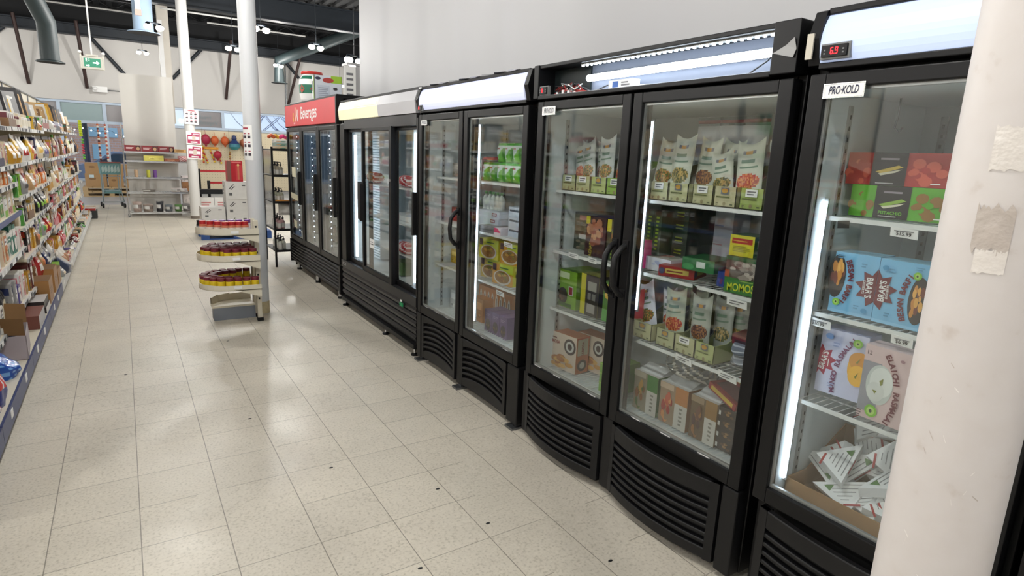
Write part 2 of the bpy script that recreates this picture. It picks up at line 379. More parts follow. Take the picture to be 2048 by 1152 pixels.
def body(root, W, top=1.99, div=None, depth=.74, hz=1.83):
    b = MB()
    b.box(0, .034, .062, depth, .03, top, BLK); b.box(W - .034, W, .062, depth, .03, top, BLK)
    b.box(.034, W - .034, .062, depth, hz - .03, hz + .02, BLK); b.box(.034, W - .034, depth - .03, depth, .03, top, BLK)
    b.box(.034, W - .034, .075, depth - .03, .04, .37, DEEP)
    if div:
        for dx in div: b.box(dx - .02, dx + .02, .062, .1, .37, hz, BLK)
    b.build('cabinet', root, .004)
    l = MB(); y0, y1 = .07, depth - .04
    l.box(.034, .05, y0, y1, .37, hz - .03, LINER); l.box(W - .05, W - .034, y0, y1, .37, hz - .03, LINER)
    l.box(.05, W - .05, y1 - .02, y1, .37, hz - .03, LINER); l.box(.05, W - .05, y0, y1 - .02, .37, .395, LINER); l.box(.05, W - .05, y0, y1 - .02, hz - .045, hz - .03, LINER)
    # slotted shelf standards on the rear wall
    for xx in [.12, W - .12] + ([W / 2 - .03, W / 2 + .03] if W > 1 else []):
        l.box(xx - .012, xx + .012, y1 - .026, y1 - .02, .42, hz - .08, ALU)
        z = .45
        while z < hz - .12: l.box(xx - .004, xx + .004, y1 - .0268, y1 - .026, z, z + .013, DEEP); z += .035
    for xx in (.05, W - .056):
        l.box(xx, xx + .006, .17, .19, .42, hz - .08, ALU)
        z = .45
        while z < hz - .12: l.box(xx - .0005, xx + .0065, .177, .183, z, z + .013, DEEP); z += .035
    l.build('liner', root)
def led(root, x, y=.085, z0=.47, z1=1.74, w=.014):
    b = MB(); b.box(x - w / 2, x + w / 2, y, y + .012, z0, z1, LEDM); b.box(x - w / 2 - .003, x + w / 2 + .003, y + .012, y + .02, z0 - .01, z1 + .01, ALU)
    return b.build('led_strip', root)
def controller(root, x, y, z, digits, w=.085, h=.035):
    b = MB(); b.box(x - .006, x + w + .006, y - .004, y + .01, z - h - .006, z + .006, GASKET); b.box(x, x + w, y - .012, y, z - h, z, BLK)
    seg = {'6': 'acdefg', '9': 'abcdfg', '4': 'bcfg', '-': 'g', '8': 'abcdefg'}
    cx = x + w * .42
    for k, ch in enumerate(digits):
        sw, sh, t = h * .2, h * .26, h * .06; ox = cx + k * h * .42; oz = z - h * .5
        S = {'a': (0, sh, sw, t), 'g': (0, 0, sw, t), 'd': (0, -sh, sw, t), 'f': (-sw / 2, sh / 2, t, sh), 'b': (sw / 2, sh / 2, t, sh), 'e': (-sw / 2, -sh / 2, t, sh), 'c': (sw / 2, -sh / 2, t, sh)}
        for s_ in seg[ch]:
            dx, dz, a, c = S[s_]; b.box(ox + dx - a / 2, ox + dx + a / 2, y - .0128, y - .012, oz + dz - c / 2, oz + dz + c / 2, RED7)
        if len(digits) > 1 and k == 0: b.box(ox + h * .2, ox + h * .25, y - .0128, y - .012, oz - sh - t * .5, oz - sh + t * .5, RED7)
    for i in range(2):
        for xx in (x + w * .1, x + w * .84): b.box(xx, xx + .005, y - .0128, y - .012, z - h * (.35 + .3 * i) - .004, z - h * (.35 + .3 * i), GASKET)
    o = b.build('temperature_display', root); o['label'] = 'small black display with glowing red digits'; return o
def lit_sign(root, x0, x1, z0, z1, mat, y=0.0, bow=.02):
    b = MB(); n = 8; pts = []
    for i in range(n + 1):
        t = i / n; pts.append((y - bow * (1 - (2 * t - 1) ** 2) + .018 * t, z0 + (z1 - z0) * t))
    b.prism([(p[0], p[1]) for p in pts] + [(y + .06, z1), (y + .06, z0)], 'x', x0, x1, mat, False)
    return b.build('sign_panel', root)
def header_frame(root, W, z0, z1, side=.035, depth=.4, cap=.03):
    b = MB(); 
    for (a, c) in ((0, side), (W - side, W)):
        b.prism([(.0, z0), (-.02, (z0 + z1) / 2), (.006, z1 + .004), (.03, z1 + .012), (depth, z1 + .012), (depth, z0)], 'x', a, c, BLK)
    b.box(side, W - side, .012, depth, z1 - .006, z1 + .012, BLK); b.box(side, W - side, -.004, .06, z0 - .012, z0 + .006, BLK)
    return b.build('header_frame', root, .003)

SIGN_B = M('backlit_sign_blue_white', (190, 206, 240), .35, emit=.36, noise=.04, scale=1.2)
SIGN_W = M('backlit_sign_lavender_white', (206, 212, 238), .35, emit=.38, noise=.05, scale=1.5)
SIGN_Y = M('backlit_sign_warm_white', (232, 226, 190), .35, emit=.35, noise=.04, scale=1.5)
SIGN_O = M('unlit_sign_grey_white', (190, 190, 194), .35, noise=.03)
SIGN_T = M('sign_tube_glow', (255, 250, 176), .4, emit=.9)

def cooler_root(name, label, Y0, cat='cooler'):
    return thing(name, label, cat, (FX, Y0, 0), -PI / 2)

# --- nearest single-door cooler (beside the pole)
r5 = cooler_root('upright_cooler', 'single-door black display cooler showing 6.9, next to the near white pole', 1.135)
W5 = .72
body(r5, W5, 2.0, None)
header_frame(r5, W5, 1.855, 2.005)
lit_sign(r5, .036, W5 - .036, 1.862, 1.998, SIGN_B)
controller(r5, .05, -.012, 1.905, '69', .075, .032)
d = swing_door(r5, .012, W5 - .012, .405, 1.83, (.064, 1.797, .118, .038), W5 - .04, 1)
for z in SHZ[:3]: wire_shelf(r5, .056, W5 - .056, z + .012)
led(r5, .057, .1, .47, 1.45, .007); led(r5, W5 - .064, .1)
grille(r5, .05, W5 - .05, .05, .385, 7, .035, 0, .02)
for (x, z, t, wd) in ((.26, 1.393, '$15.99', .075), (.045, 1.066, '$10.99', .085), (.315, 1.075, '$6.99', .06)): price_tag(r5, x, .118, z, wd, .028, t, .004)
price_tag(r5, .1, .118, 1.392, .036, .024, None, -.004, True)
for x in (.09, .3): price_tag(r5, x, .008, .461, .06, .018, None, 0)
b = MB(); b.tube([(.14, .3, 1.78), (.14, .3, 1.72), (.135, .3, 1.69), (.15, .3, 1.675), (.16, .3, 1.69)], .003, STEEL, 6); b.build('hanging_hook', r5)
b = MB(); b.box(-.0005, .02, -.024, -.018, 1.872, 1.945, M('masking_tape', (196, 190, 176), .6)); o = b.build('tape_strip', r5); o['label'] = 'strip of pale masking tape'

# --- double-door cooler with open lamp box
r4 = cooler_root('upright_cooler', 'double-door black display cooler with its sign missing and bare light tubes showing', 2.6)
W4 = 1.43
body(r4, W4, 1.98, (.71,))
b = MB()
b.box(0, .04, -.012, .4, 1.84, 2.0, BLK); b.box(W4 - .09, W4, -.012, .4, 1.84, 2.0, BLK)
b.box(.04, W4 - .09, -.006, .4, 1.982, 2.0, BLK); b.box(.04, W4 - .09, -.012, .06, 1.835, 1.853, BLK)
b.build('open_lamp_box', r4, .003)
b = MB(); b.box(.04, .32, .09, .1, 1.853, 1.982, M('dark_green_black_sheet', (26, 36, 38), .5)); b.box(.32, W4 - .09, .1, .11, 1.853, 1.982, M('lamp_box_back_sheet', (112, 118, 132), .6)); b.box(.04, W4 - .09, 0, .1, 1.850, 1.855, GREYW); b.build('lamp_box_back', r4)
LTUBE = M('bare_led_tube', (232, 244, 255), .4, emit=10)
b = MB(); b.tube([(.33, .07, 1.922), (W4 - .1, .07, 1.926)], .015, LTUBE, 10); b.box(.33, W4 - .1, .085, .098, 1.915, 1.942, ALU); o = b.build('led_tube', r4); o['label'] = 'bright bare light tube'
b = MB(); b.box(.33, W4 - .1, .02, .045, 1.975, 1.982, ALU)
for i in range(34):
    x = .34 + i * (W4 - .46) / 33; b.box(x - .004, x + .004, .02, .03, 1.968, 1.975, LTUBE)  # glowing dots stand in for small LEDs reflected in the shiny top
b.build('led_reflection_strip', r4)
b = MB(); b.box(.52, .665, .03, .075, 1.856, 1.892, GREYW); b.box(.545, .58, .029, .0305, 1.862, 1.886, M('blue_sticker', (52, 96, 170), .5)); b.box(.6, .65, .029, .0305, 1.866, 1.872, M('grey_small_print', (120, 120, 124))); b.box(.6, .64, .029, .0305, 1.877, 1.882, M('grey_small_print', (120, 120, 124)))
o = b.build('power_supply', r4); o['label'] = 'white power supply box with blue sticker'
for nm, pts, rad, mm in (('black_lead', [(.52, .05, 1.87), (.48, .06, 1.88), (.44, .05, 1.866), (.4, .05, 1.857)], .003, INK), ('white_lead', [(.665, .05, 1.868), (.7, .05, 1.862), (.8, .05, 1.858)], .004, WHITE), ('hanging_lead', [(1.2, .06, 1.858), (1.27, .07, 1.9), (1.3, .07, 1.93)], .003, INK)):
    b = MB(); b.tube(pts, rad, mm, 5); b.build(nm, r4)
b = MB()
wr = random.Random(3)
for k in range(20):
    col = [INK, M('red_wire', (150, 40, 36)), WHITE, STEEL][k % 4]; x = .11 + wr.random() * .12; pts = [(x + wr.uniform(-.03, .03) * j + .012 * j, .02 + wr.uniform(0, .05), 1.857 + wr.uniform(.004, .05) * (1 if 0 < j < 4 else .1)) for j in range(5)]
    b.tube(pts, .0032, col, 5)
for k in range(5): 
    x = .15 + k * .022; b.box(x, x + .014, .02, .035, 1.856, 1.866 + .004 * (k % 3), [GREYW, BLK2][k % 2])
b.build('wiring_tangle', r4)
controller(r4, .05, .0, 1.893, '8', .06, .032)
b = MB(); b.add([(W4 - .002, -.016, 1.91), (W4 - .085, -.014, 1.905), (W4 - .01, -.018, 1.885), (W4 - .012, -.018, 1.945), (W4 - .04, -.014, 1.925)], [(0, 1, 2), (0, 3, 4), (0, 4, 1)], M('torn_grey_film', (150, 150, 150), .5)); o = b.build('torn_film', r4)
d = swing_door(r4, .03, .7, .39, 1.826, (.078, 1.797, .105, .036), .672, -1)
d2 = swing_door(r4, .715, W4 - .008, .39, 1.826, None, .742, 1)
for z in SHZ: wire_shelf(r4, .056, .688, z); wire_shelf(r4, .73, W4 - .06, z)
led(r4, .725, .1, .9, 1.72, .005)
grille(r4, .05, .665, .045, .378, 7, .05, 0, .03); grille(r4, .745, W4 - .085, .045, .378, 7, .05, 0, .03)
for xa, xb, ya in ((W4 - .075, W4 - .005, 0), (.672, .738, .01), (0, .045, .01)):
    b = MB(); b.box(xa, xb, ya, .075, .03, .385, BLK2); b.build('corner_post', r4, .006)
for (x, z, wd) in ((.2, .772, .08), (.36, .772, .06)): price_tag(r4, x, .118, z + .31, wd, .026, None, .003)
for (x, z) in ((1.02, 1.075), (1.19, .772), (.97, .772)): price_tag(r4, x, .116, z + (.0 if z > 1 else -.004), .085 if z < 1 else .02, .03, None, .008, z > 1)
price_tag(r4, 1.19, .114, 1.062, .09, .03, None, .004)
for x in (.1, .27, .55, .85, 1.02, 1.22): price_tag(r4, x, .01, .452, .055, .02, None, 0)

# --- second double-door cooler with lit sign
r2 = cooler_root('upright_cooler', 'double-door black display cooler with glowing blank sign, second cooler before the sliding-door one', 4.05)
r2['label'] = 'double-door black display cooler with glowing blank white sign and arched grilles'
W2 = 1.41
body(r2, W2, 1.99, (.685,))
header_frame(r2, W2, 1.838, 1.99)
lit_sign(r2, .036, W2 - .05, 1.845, 1.985, SIGN_W)
controller(r2, .045, -.012, 1.872, '8', .05, .03)
swing_door(r2, .015, .672, .385, 1.815, (.066, 1.775, .09, .032), .64, -1)
swing_door(r2, .688, W2 - .015, .385, 1.815)
for z in SHZ: wire_shelf(r2, .056, .66, z); wire_shelf(r2, .7, W2 - .06, z)
led(r2, .7, .1, .47, 1.74, .005); led(r2, W2 - .064, .1, .47, 1.74, .009)
grille(r2, .09, .63, .045, .37, 6, -.01, .035, .0); grille(r2, .71, W2 - .13, .045, .37, 6, -.01, .035, .0)
for xa, xb, ya in ((0, .07, 0), (.645, .7, .01), (W2 - .115, W2, 0)):
    b = MB(); b.box(xa, xb, ya, .075, .03, .38, BLK2); b.build('corner_post', r2, .006)
for xa, xb in ((0, .07), (.64, .71), (W2 - .09, W2 - .01)):
    b = MB(); b.box(xa, xb, -.02, .06, 0, .012, STEEL); b.box(xa + .015, xb - .015, .02, .06, .012, .03, STEEL); b.build('foot_plate', r2)
for (x, z) in ((.95, .735), (1.02, 1.05)): price_tag(r2, x, .116, z, .09, .03, None, .003)
for x in (.12, .3, .45, .95, 1.22): price_tag(r2, x, .01, .445, .06, .02, None, 0)
b = MB(); b.box(.02, .06, -.005, 0, 1.99, 2.0, WHITE)
for k in range(9): x = .02 + k * .14; b.add([(x, .02, 2.0), (x + .1, .05, 2.012), (x + .14, .0, 2.003), (x + .05, -.01, 2.006)], [(0, 1, 2, 3)], [CLEAR, BLK2, WHITE][k % 3])
b.build('torn_film', r2)

# --- sliding-door cooler
r1 = cooler_root('sliding_door_cooler', 'wide charcoal cooler with sliding glass doors and part-lit yellow-white sign', 5.93)
W1 = 1.86
b = MB()
b.box(0, .03, .03, .72, .05, 2.0, BLK); b.box(W1 - .03, W1, .03, .72, .05, 2.0, BLK); b.box(.03, W1 - .03, .69, .72, .05, 2.0, BLK)
b.box(.03, W1 - .03, .04, .69, .09, .46, DEEP); b.box(0, W1, .02, .4, 1.99, 2.012, BLK)
b.box(0, .13, .01, .09, .46, 1.8, BLK); b.box(W1 - .03, W1, .01, .09, .46, 1.8, BLK); b.box(.13, W1 - .03, .01, .09, 1.745, 1.83, CHAR)
b.build('cabinet', r1, .004)
l = MB(); l.box(.03, .05, .1, .69, .46, 1.75, LINER); l.box(W1 - .05, W1 - .03, .1, .69, .46, 1.75, LINER); l.box(.05, W1 - .05, .66, .69, .46, 1.75, LINER); l.box(.05, W1 - .05, .1, .66, .46, .48, LINER); l.box(.05, W1 - .05, .1, .66, 1.73, 1.75, LINER)
l.box(1.5, 1.53, .12, .15, .48, 1.74, LINER); l.build('liner', r1)
b = MB(); 
for (x0, x1, m_) in ((.02, .62, SIGN_Y), (.62, 1.08, SIGN_Y), (1.08, W1 - .02, SIGN_O)):
    b.prism([(.0, 1.832), (-.01, 1.92), (.012, 1.99), (.05, 1.99), (.05, 1.832)], 'x', x0, x1, m_)
b.box(.5, 1.06, -.012, -.004, 1.93, 1.955, SIGN_T)
o = b.build('sign_panel', r1); o['label'] = 'translucent sign lit warm yellow on one half'
def slide(x0, x1, y, name='sliding_door', hx=None):
    b = MB(); rail_frame(b, x0, x1, .47, 1.75, y, y + .03, .035, .035, .03, .045, BLK); dd = b.build(name, r1, .003)
    g = MB(); g.box(x0 + .033, x1 - .033, y + .012, y + .017, .513, 1.722, GLASS); g.build('glass_pane', dd)
    if hx: 
        h = MB(); h.prism([(hx - .035, .95), (hx + .035, .93), (hx + .035, 1.26), (hx - .035, 1.28)], 'y', y - .03, y + .005, BLK2); h.build('handle', dd)
    return dd
slide(.13, .72, .05); slide(.62, 1.36, .01, hx=.625); slide(1.3, W1 - .03, .05)
b = MB(); b.box(W1 - .045, W1 - .02, -.02, .02, .95, 1.27, BLK2); b.build('handle', r1, .004)
b = MB(); b.box(1.31, 1.36, .0, .012, .47, 1.75, BLK); b.disc((1.335, -.001, 1.33), (1, 0, 0), (0, 0, 1), .012, .012, CHROME); b.build('lock_rail', r1)
b = MB(); b.box(.12, .3, .3, .45, .5, 1.7, M('fan_duct_white', (236, 242, 246), .4))
for k in range(46): b.box(.125, .295, .296, .3, .52 + k * .0255, .528 + k * .0255, M('grille_slot_grey', (120, 140, 146), .5))
o = b.build('air_duct', r1); o['label'] = 'bright slotted white air duct'
b = MB(); b.box(.15, .19, .1, .112, .52, 1.7, LEDM); b.build('led_strip', r1)
b = MB(); b.box(W1 - .07, W1 - .056, .1, .112, .52, 1.7, LEDM); b.box(1.535, 1.55, .13, .142, .52, 1.7, LEDM); b.build('led_strip', r1)  # strip beside the partition is added to brighten behind the right-hand door
for z in (1.26, .96, .7):
    b = MB(); b.box(.35, 1.48, .16, .62, z - .012, z, WIRE); b.build('wire_shelf', r1); b = MB(); b.box(1.53, W1 - .055, .14, .62, z - .02, z, WIRE); b.build('wire_shelf', r1)
b = MB(); b.box(0, W1, .0, .05, .40, .475, CHAR)
for k in range(5): 
    z = .12 + k * .056; b.prism([(.03, z), (.012, z + .004), (.004, z + .03), (.012, z + .05), (.03, z + .05)], 'x', .01, W1 - .01, CHAR)
b.box(0, W1, .028, .05, .09, .4, CHAR); b.box(.01, W1 - .01, -.012, .03, .065, .1, BLK2)
b.build('lower_panel', r1, .002)
b = MB(); b.box(.06, .15, -.004, .0, .43, .455, M('badge_grey', (150, 150, 150), .4)); b.box(.075, .135, -.0045, -.004, .437, .448, INK); b.build('maker_badge', r1)
b = MB(); b.box(1.55, 1.64, -.004, .002, .345, .385, INK)
for k in range(2): b.box(1.56 + k * .034, 1.588 + k * .034, -.01, 0, .35, .378, M('green_rocker', (20, 150, 90), .4))
b.box(1.565, 1.59, -.006, 0, .385, .4, WHITE); o = b.build('switch_panel', r1); o['label'] = 'pair of green rocker switches'
for x in (.05, 1.18, W1 - .06):
    b = MB(); b.lathe([(.03, 0), (.03, .012), (.02, .016)], BLK2, (x, .02, 0), 12); b.lathe([(.02, .016), (.01, .02), (.01, .075)], CHROME, (x, .02, 0), 12); b.build('levelling_foot', r1)
b = MB(); b.box(.86, .97, -.004, -.002, .72, .8, WHITE); b.box(.88, .95, -.005, -.004, .75, .757, INK); b.box(.88, .94, -.005, -.004, .77, .775, INK); b.build('paper_notice', r1)

# --- beverages cooler
r0 = cooler_root('beverage_cooler', 'three-door black cooler with red Beverages sign', 8.17)
W0 = 2.19
BRED = M('beverage_sign_red', (196, 44, 50), .4, noise=.04, emit=.18)
body(r0, W0, 2.05, (.73, 1.46), hz=1.8)
b = MB(); b.box(0, W0, .0, .4, 2.06, 2.08, BLK); b.box(0, .012, -.005, .4, 1.8, 2.07, BLK); b.box(W0 - .035, W0, -.008, .4, 1.8, 2.07, BLK); b.box(.01, W0 - .03, .03, .4, 1.79, 1.82, BLK); b.build('header_frame', r0, .003)
b = MB(); b.box(.012, W0 - .035, -.006, .03, 1.815, 2.06, BRED)
b.text('Beverages', (1.14, -.0075, 1.945), (1, 0, 0), (0, 0, 1), .19, WHITE, .012, .12, .9)
for k, (dx, h, mm) in enumerate(((.42, .11, M('chilli_yellow', (226, 190, 96), .5)), (.52, .17, M('chilli_cream', (240, 226, 190), .5)), (.62, .14, WHITE))):
    b.prism([(dx + .03, 1.86), (dx, 1.86 + h * .5), (dx + .02, 1.86 + h), (dx + .045, 1.86 + h * .96), (dx + .035, 1.86 + h * .5), (dx + .055, 1.87)], 'y', -.008, -.006, mm)
    if k < 2: b.disc((dx + .06, -.008, 1.845), (1, 0, 0), (0, 0, 1), .012, .012, WHITE, 10)
o = b.build('sign_panel', r0); o['label'] = 'red sign lettered Beverages with chilli pictograms'
for k in range(3):
    x0 = .015 + k * .722; d = swing_door(r0, x0, x0 + .715, .4, 1.79, None, None, 1, .055)
    b = MB(); hx = x0 + .66; b.prism([(hx - .05, .92), (hx + .0, .88), (hx + .0, 1.28), (hx - .05, 1.25)], 'y', -.03, .0, BLK2); b.build('handle', d)
    st = MB(); st.box(x0 + .1, x0 + .125, .1, .106, .45, 1.74, M('led_carrier_navy', (20, 24, 50), .4))
    for j in range(19): st.box(x0 + .107, x0 + .118, .096, .1, .5 + j * .066, .511 + j * .066, M('led_bead', (226, 236, 255), .4, emit=9))
    st.build('led_strip', r0)
    for z in (1.45, 1.15, .82, .47):
        wire_shelf(r0, x0 + .04, x0 + .67, z)
b = MB()
for k in range(7):
    z = .115 + k * .037; b.prism([(.03, z), (.006, z + .006), (.0, z + .024), (.02, z + .034)], 'x', .03, W0 - .05, BLK2)
b.box(0, W0, .03, .06, .09, .39, BLK); b.box(W0 - .05, W0, -.004, .05, .09, .39, BLK); b.box(0, .03, -.004, .05, .09, .39, BLK); b.build('louvered_grille', r0, .002)
for x in (.2, 1.1, W0 - .2):
    b = MB(); b.tube([(x, .06, .0), (x, .06, .09)], .025, CHROME, 10); b.lathe([(.03, 0), (.03, .02), (.02, .03)], BLK2, (x, .06, 0), 12); b.build('levelling_foot', r0)
for (x, z, w_, h_, t) in ((.22, 1.32, .19, .12, 0), (.12, 1.0, .4, .07, .02), (.24, .66, .14, .09, .01)):
    b = MB(); b.add([(x, .004, z), (x + w_, .004, z - t), (x + w_, .006, z - h_ - t), (x, .006, z - h_), (x, .008, z), (x + w_, .008, z - t), (x + w_, .009, z - h_ - t), (x, .009, z - h_)], [(0, 3, 2, 1), (4, 5, 6, 7), (0, 1, 5, 4), (3, 7, 6, 2), (0, 4, 7, 3), (1, 2, 6, 5)], M('yellowed_paper', (226, 222, 196), .6)); b.build('paper_notice', r0)

# --- next cooler, mostly beyond the frame
r6 = cooler_root('upright_cooler', 'black cooler almost hidden beyond the near white pole', .40)
body(r6, .72, 2.0); header_frame(r6, .72, 1.855, 2.005); lit_sign(r6, .036, .684, 1.862, 1.998, SIGN_B); swing_door(r6, .012, .708, .405, 1.83, None, .68, 1); grille(r6, .05, .67, .05, .385, 7, .035, 0, .02)
for z in SHZ[:3]: wire_shelf(r6, .056, .664, z)
led(r6, .064, .1)
# ---------------------------------------------------------------- packaging builders
def ink(c): return c if not isinstance(c, (tuple, list)) else pm(c)
def decorate(mb, els, o, xd, yd, w, h):
    o, xd, yd = Vector(o), Vector(xd), Vector(yd); n = xd.cross(yd)
    for k, e in enumerate(els):
        q = o + n * (.0007 * (k + 1)); t = e[0]
        P = lambda u, v: q + xd * (u * w) + yd * (v * h)
        if t == 'rect': _, a, b, c, d, col = e; mb.poly([P(a, b), P(c, b), P(c, d), P(a, d)], ink(col))
        elif t == 'ell': _, u, v, ru, rv, col = e; mb.disc(P(u, v), xd, yd, ru * w, rv * h, ink(col), 22)
        elif t == 'poly': mb.poly([P(u, v) for u, v in e[1]], ink(e[2]))
        elif t == 'txt':
            _, s, u, v, sz, col, rot = e[:7]; st = e[7] if len(e) > 7 else 1.
            a = math.radians(rot); x2 = xd * math.cos(a) + yd * math.sin(a); y2 = yd * math.cos(a) - xd * math.sin(a)
            mb.text(s, P(u, v), x2, y2, sz, ink(col), .018, 0, st)
        elif t == 'arc':   # lettering along an arc: centre u,v radius r (metres), start angle, step
            _, s, u, v, r, a0, da, sz, col, flip = e
            for i, ch in enumerate(s):
                if ch == ' ': continue
                a = math.radians(a0 + da * i); pos = P(u, v) + xd * (r * math.cos(a)) + yd * (r * math.sin(a))
                ang = a + (PI / 2 if flip else -PI / 2)
                x2 = xd * math.cos(ang) + yd * math.sin(ang); y2 = yd * math.cos(ang) - xd * math.sin(ang)
                mb.text(ch, pos, x2, y2, sz * 1.12, ink(col), .045)
        elif t == 'star':
            _, u, v, r, pts, col = e[:6]
            # drawn in metres so that it stays regular
            c = P(u, v); ring = [c + xd * ((r if i % 2 == 0 else r * .66) * math.cos(2 * PI * i / (2 * pts) + PI / 2)) + yd * ((r if i % 2 == 0 else r * .66) * math.sin(2 * PI * i / (2 * pts) + PI / 2)) for i in range(2 * pts)]
            if len(e) > 6:
                lo, hi = e[6]; ring = [c + xd * max(min((p - c).dot(xd), hi * w - u * w), lo * w - u * w) + yd * (p - c).dot(yd) for p in ring]
            mb.poly(ring, ink(col))
        elif t == 'bars':
            _, a, b, c, d, m_, col = e
            for i in range(m_):
                v0 = b + (d - b) * (i + .25) / m_; v1 = b + (d - b) * (i + .75) / m_; cc = a + (c - a) * (1 if i % 3 else .8)
                mb.poly([P(a, v0), P(cc, v0), P(cc, v1), P(a, v1)], ink(col))
        elif t == 'blobs':   # picture of food: overlapping spots
            _, u, v, ru, rv, cols, m_ = e; rr = random.Random(m_ + int(u * 99))
            for i in range(m_):
                a = rr.random() * 2 * PI; q2 = rr.random() ** .5; cu, cv = u + ru * q2 * math.cos(a) * .8, v + rv * q2 * math.sin(a) * .8; s_ = rr.uniform(.16, .34)
                mb.disc(P(cu, cv) + n * (.0002 * i), xd, yd, ru * s_ * w, rv * s_ * h, ink(cols[i % len(cols)]), 9)
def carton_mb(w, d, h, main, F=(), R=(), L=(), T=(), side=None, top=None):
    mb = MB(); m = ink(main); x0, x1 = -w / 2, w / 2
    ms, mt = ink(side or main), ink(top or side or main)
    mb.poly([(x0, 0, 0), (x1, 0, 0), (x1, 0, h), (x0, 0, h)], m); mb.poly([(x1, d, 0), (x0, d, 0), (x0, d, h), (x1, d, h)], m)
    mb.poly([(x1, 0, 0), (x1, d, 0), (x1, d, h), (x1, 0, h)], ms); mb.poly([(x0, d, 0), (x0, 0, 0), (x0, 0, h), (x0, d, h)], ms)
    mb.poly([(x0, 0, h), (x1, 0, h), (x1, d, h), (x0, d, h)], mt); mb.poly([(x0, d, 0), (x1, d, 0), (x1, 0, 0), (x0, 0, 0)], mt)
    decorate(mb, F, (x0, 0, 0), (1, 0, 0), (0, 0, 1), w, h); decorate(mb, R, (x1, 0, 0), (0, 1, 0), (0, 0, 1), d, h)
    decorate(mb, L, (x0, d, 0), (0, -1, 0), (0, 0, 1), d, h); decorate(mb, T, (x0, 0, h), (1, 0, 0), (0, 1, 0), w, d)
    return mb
def sack_mb(w, h, d, paint, seed=0, nx=12, nz=12):
    """gusseted bag: broad at the foot, creased, pinched flat at the sealed top"""
    mb = MB(); rr = random.Random(seed); a, b_, c = rr.uniform(0, 6), rr.uniform(0, 6), rr.uniform(-.12, .12)
    def pt(i, j, s):
        u, v = i / nx, j / nz
        tv = (.8 + .2 * math.sin(PI * min(1, v * 1.6))) * min(1, max(0, (.93 - v) / .5)) ** .75
        su = max(0., math.sin(PI * u)) ** .3
        y = s * d / 2 * tv * su * (1 + .1 * math.sin(11 * u + a + 5 * v) * math.sin(9 * v + b_))
        wd = w * (.86 + .14 * v ** 2)
        return (wd * (u - .5) + c * w * v * v, y, h * v * (1 - .05 * math.sin(PI * u + a) ** 2 * (v > .8)))
    for s in (-1, 1):
        vs = [pt(i, j, s) for j in range(nz + 1) for i in range(nx + 1)]; groups = {}
        for j in range(nz):
            for i in range(nx):
                q = (j * (nx + 1) + i, j * (nx + 1) + i + 1, (j + 1) * (nx + 1) + i + 1, (j + 1) * (nx + 1) + i)
                groups.setdefault(paint((i + .5) / nx, (j + .5) / nz), []).append(q if s < 0 else q[::-1])
        b = len(mb.v); mb.v += vs
        for m, qs in groups.items():
            k = mb.m(m)
            for q in qs: mb.f.append(tuple(x + b for x in q)); mb.mi.append(k); mb.sm.append(True)
    return mb
def pouch_mb(w, h, d, paint, horn=.02, nx=12, nz=16, lean=0., rough=None, seed=0, flat=.55):
    """pillow pouch; paint(u, v) -> material of that patch of film"""
    mb = MB(); rr = random.Random(seed); ph = rr.uniform(0, 6)
    def pt(i, j, s):
        u, v = i / nx, j / nz
        e = max(0., math.sin(PI * min(1, max(0, u)))) ** flat * max(0., math.sin(PI * v)) ** .45
        y = s * d / 2 * e * (1 + .12 * math.sin(9 * u + ph + 7 * v)) + lean * v * h
        return (w * (u - .5) * (1 - .05 * math.sin(PI * v)), y, h * v + horn * (2 * u - 1) ** 2 * v ** 3)
    for s in (-1, 1):
        vs = [pt(i, j, s) for j in range(nz + 1) for i in range(nx + 1)]
        groups = {}
        for j in range(nz):
            for i in range(nx):
                q = (j * (nx + 1) + i, j * (nx + 1) + i + 1, (j + 1) * (nx + 1) + i + 1, (j + 1) * (nx + 1) + i)
                if s > 0: q = q[::-1]
                groups.setdefault(paint((i + .5) / nx, (j + .5) / nz), []).append(q)
        b = len(mb.v); mb.v += vs
        for m, qs in groups.items():
            k = mb.m(m)
            for q in qs: mb.f.append(tuple(x + b for x in q)); mb.mi.append(k); mb.sm.append(True)
    return mb
def in_fridge(name, mb, label, cat, Y, z, X=1.95, group=None, rz=0., ry=0., rx=0.):
    """front face at X, centred on Y, standing on z; faces the aisle"""
    return solo(name, mb, label, cat, (X, Y, z), (rx, ry, -PI / 2 + rz), group)

# ------------------------------------------------ nearest cooler: top shelf
GRN, GRN2, REDP, DKP = (96, 176, 44), (70, 150, 40), (176, 44, 42), (34, 30, 34)
def roll_box(main, speck, name_txt, tcol, roll):
    F = [('blobs', .14, .4, .16, .5, [main, speck, main], 16), ('blobs', .8, .5, .2, .5, [main, speck], 16), ('rect', .26, 0, .6, 1, DKP),
         ('poly', [(.3, .42), (.52, .62), (.57, .56), (.36, .36)], roll), ('poly', [(.33, .36), (.56, .5), (.5, .4), (.36, .3)], (232, 226, 200)), ('rect', .34, .78, .52, .84, (150, 140, 150))]
    if name_txt: F.append(('txt', name_txt, .43, .17, .014, tcol, 0))
    F += [('bars', .32, .04, .54, .1, 1, (190, 190, 190)), ('bars', .84, .08, .95, .14, 1, WHITE)]
    return carton_mb(.30, .2, .1, main, F, [('bars', .1, .2, .8, .8, 4, speck)])
ZA, ZB, ZC, ZD = 1.402, 1.082, .767, .405
in_fridge('dessert_box', roll_box(GRN, (150, 110, 50), 'PISTACHIO', (120, 200, 60), (150, 190, 70)), 'green box with black pistachio panel under the red box in the nearest cooler', 'box', .905, ZA + .006, 2.0)
in_fridge('dessert_box', roll_box(REDP, (210, 90, 70), '', WHITE, (222, 190, 80)), 'red box with black panel and yellow roll picture, stacked on the green pistachio box', 'box', .93, ZA + .107, 2.0)
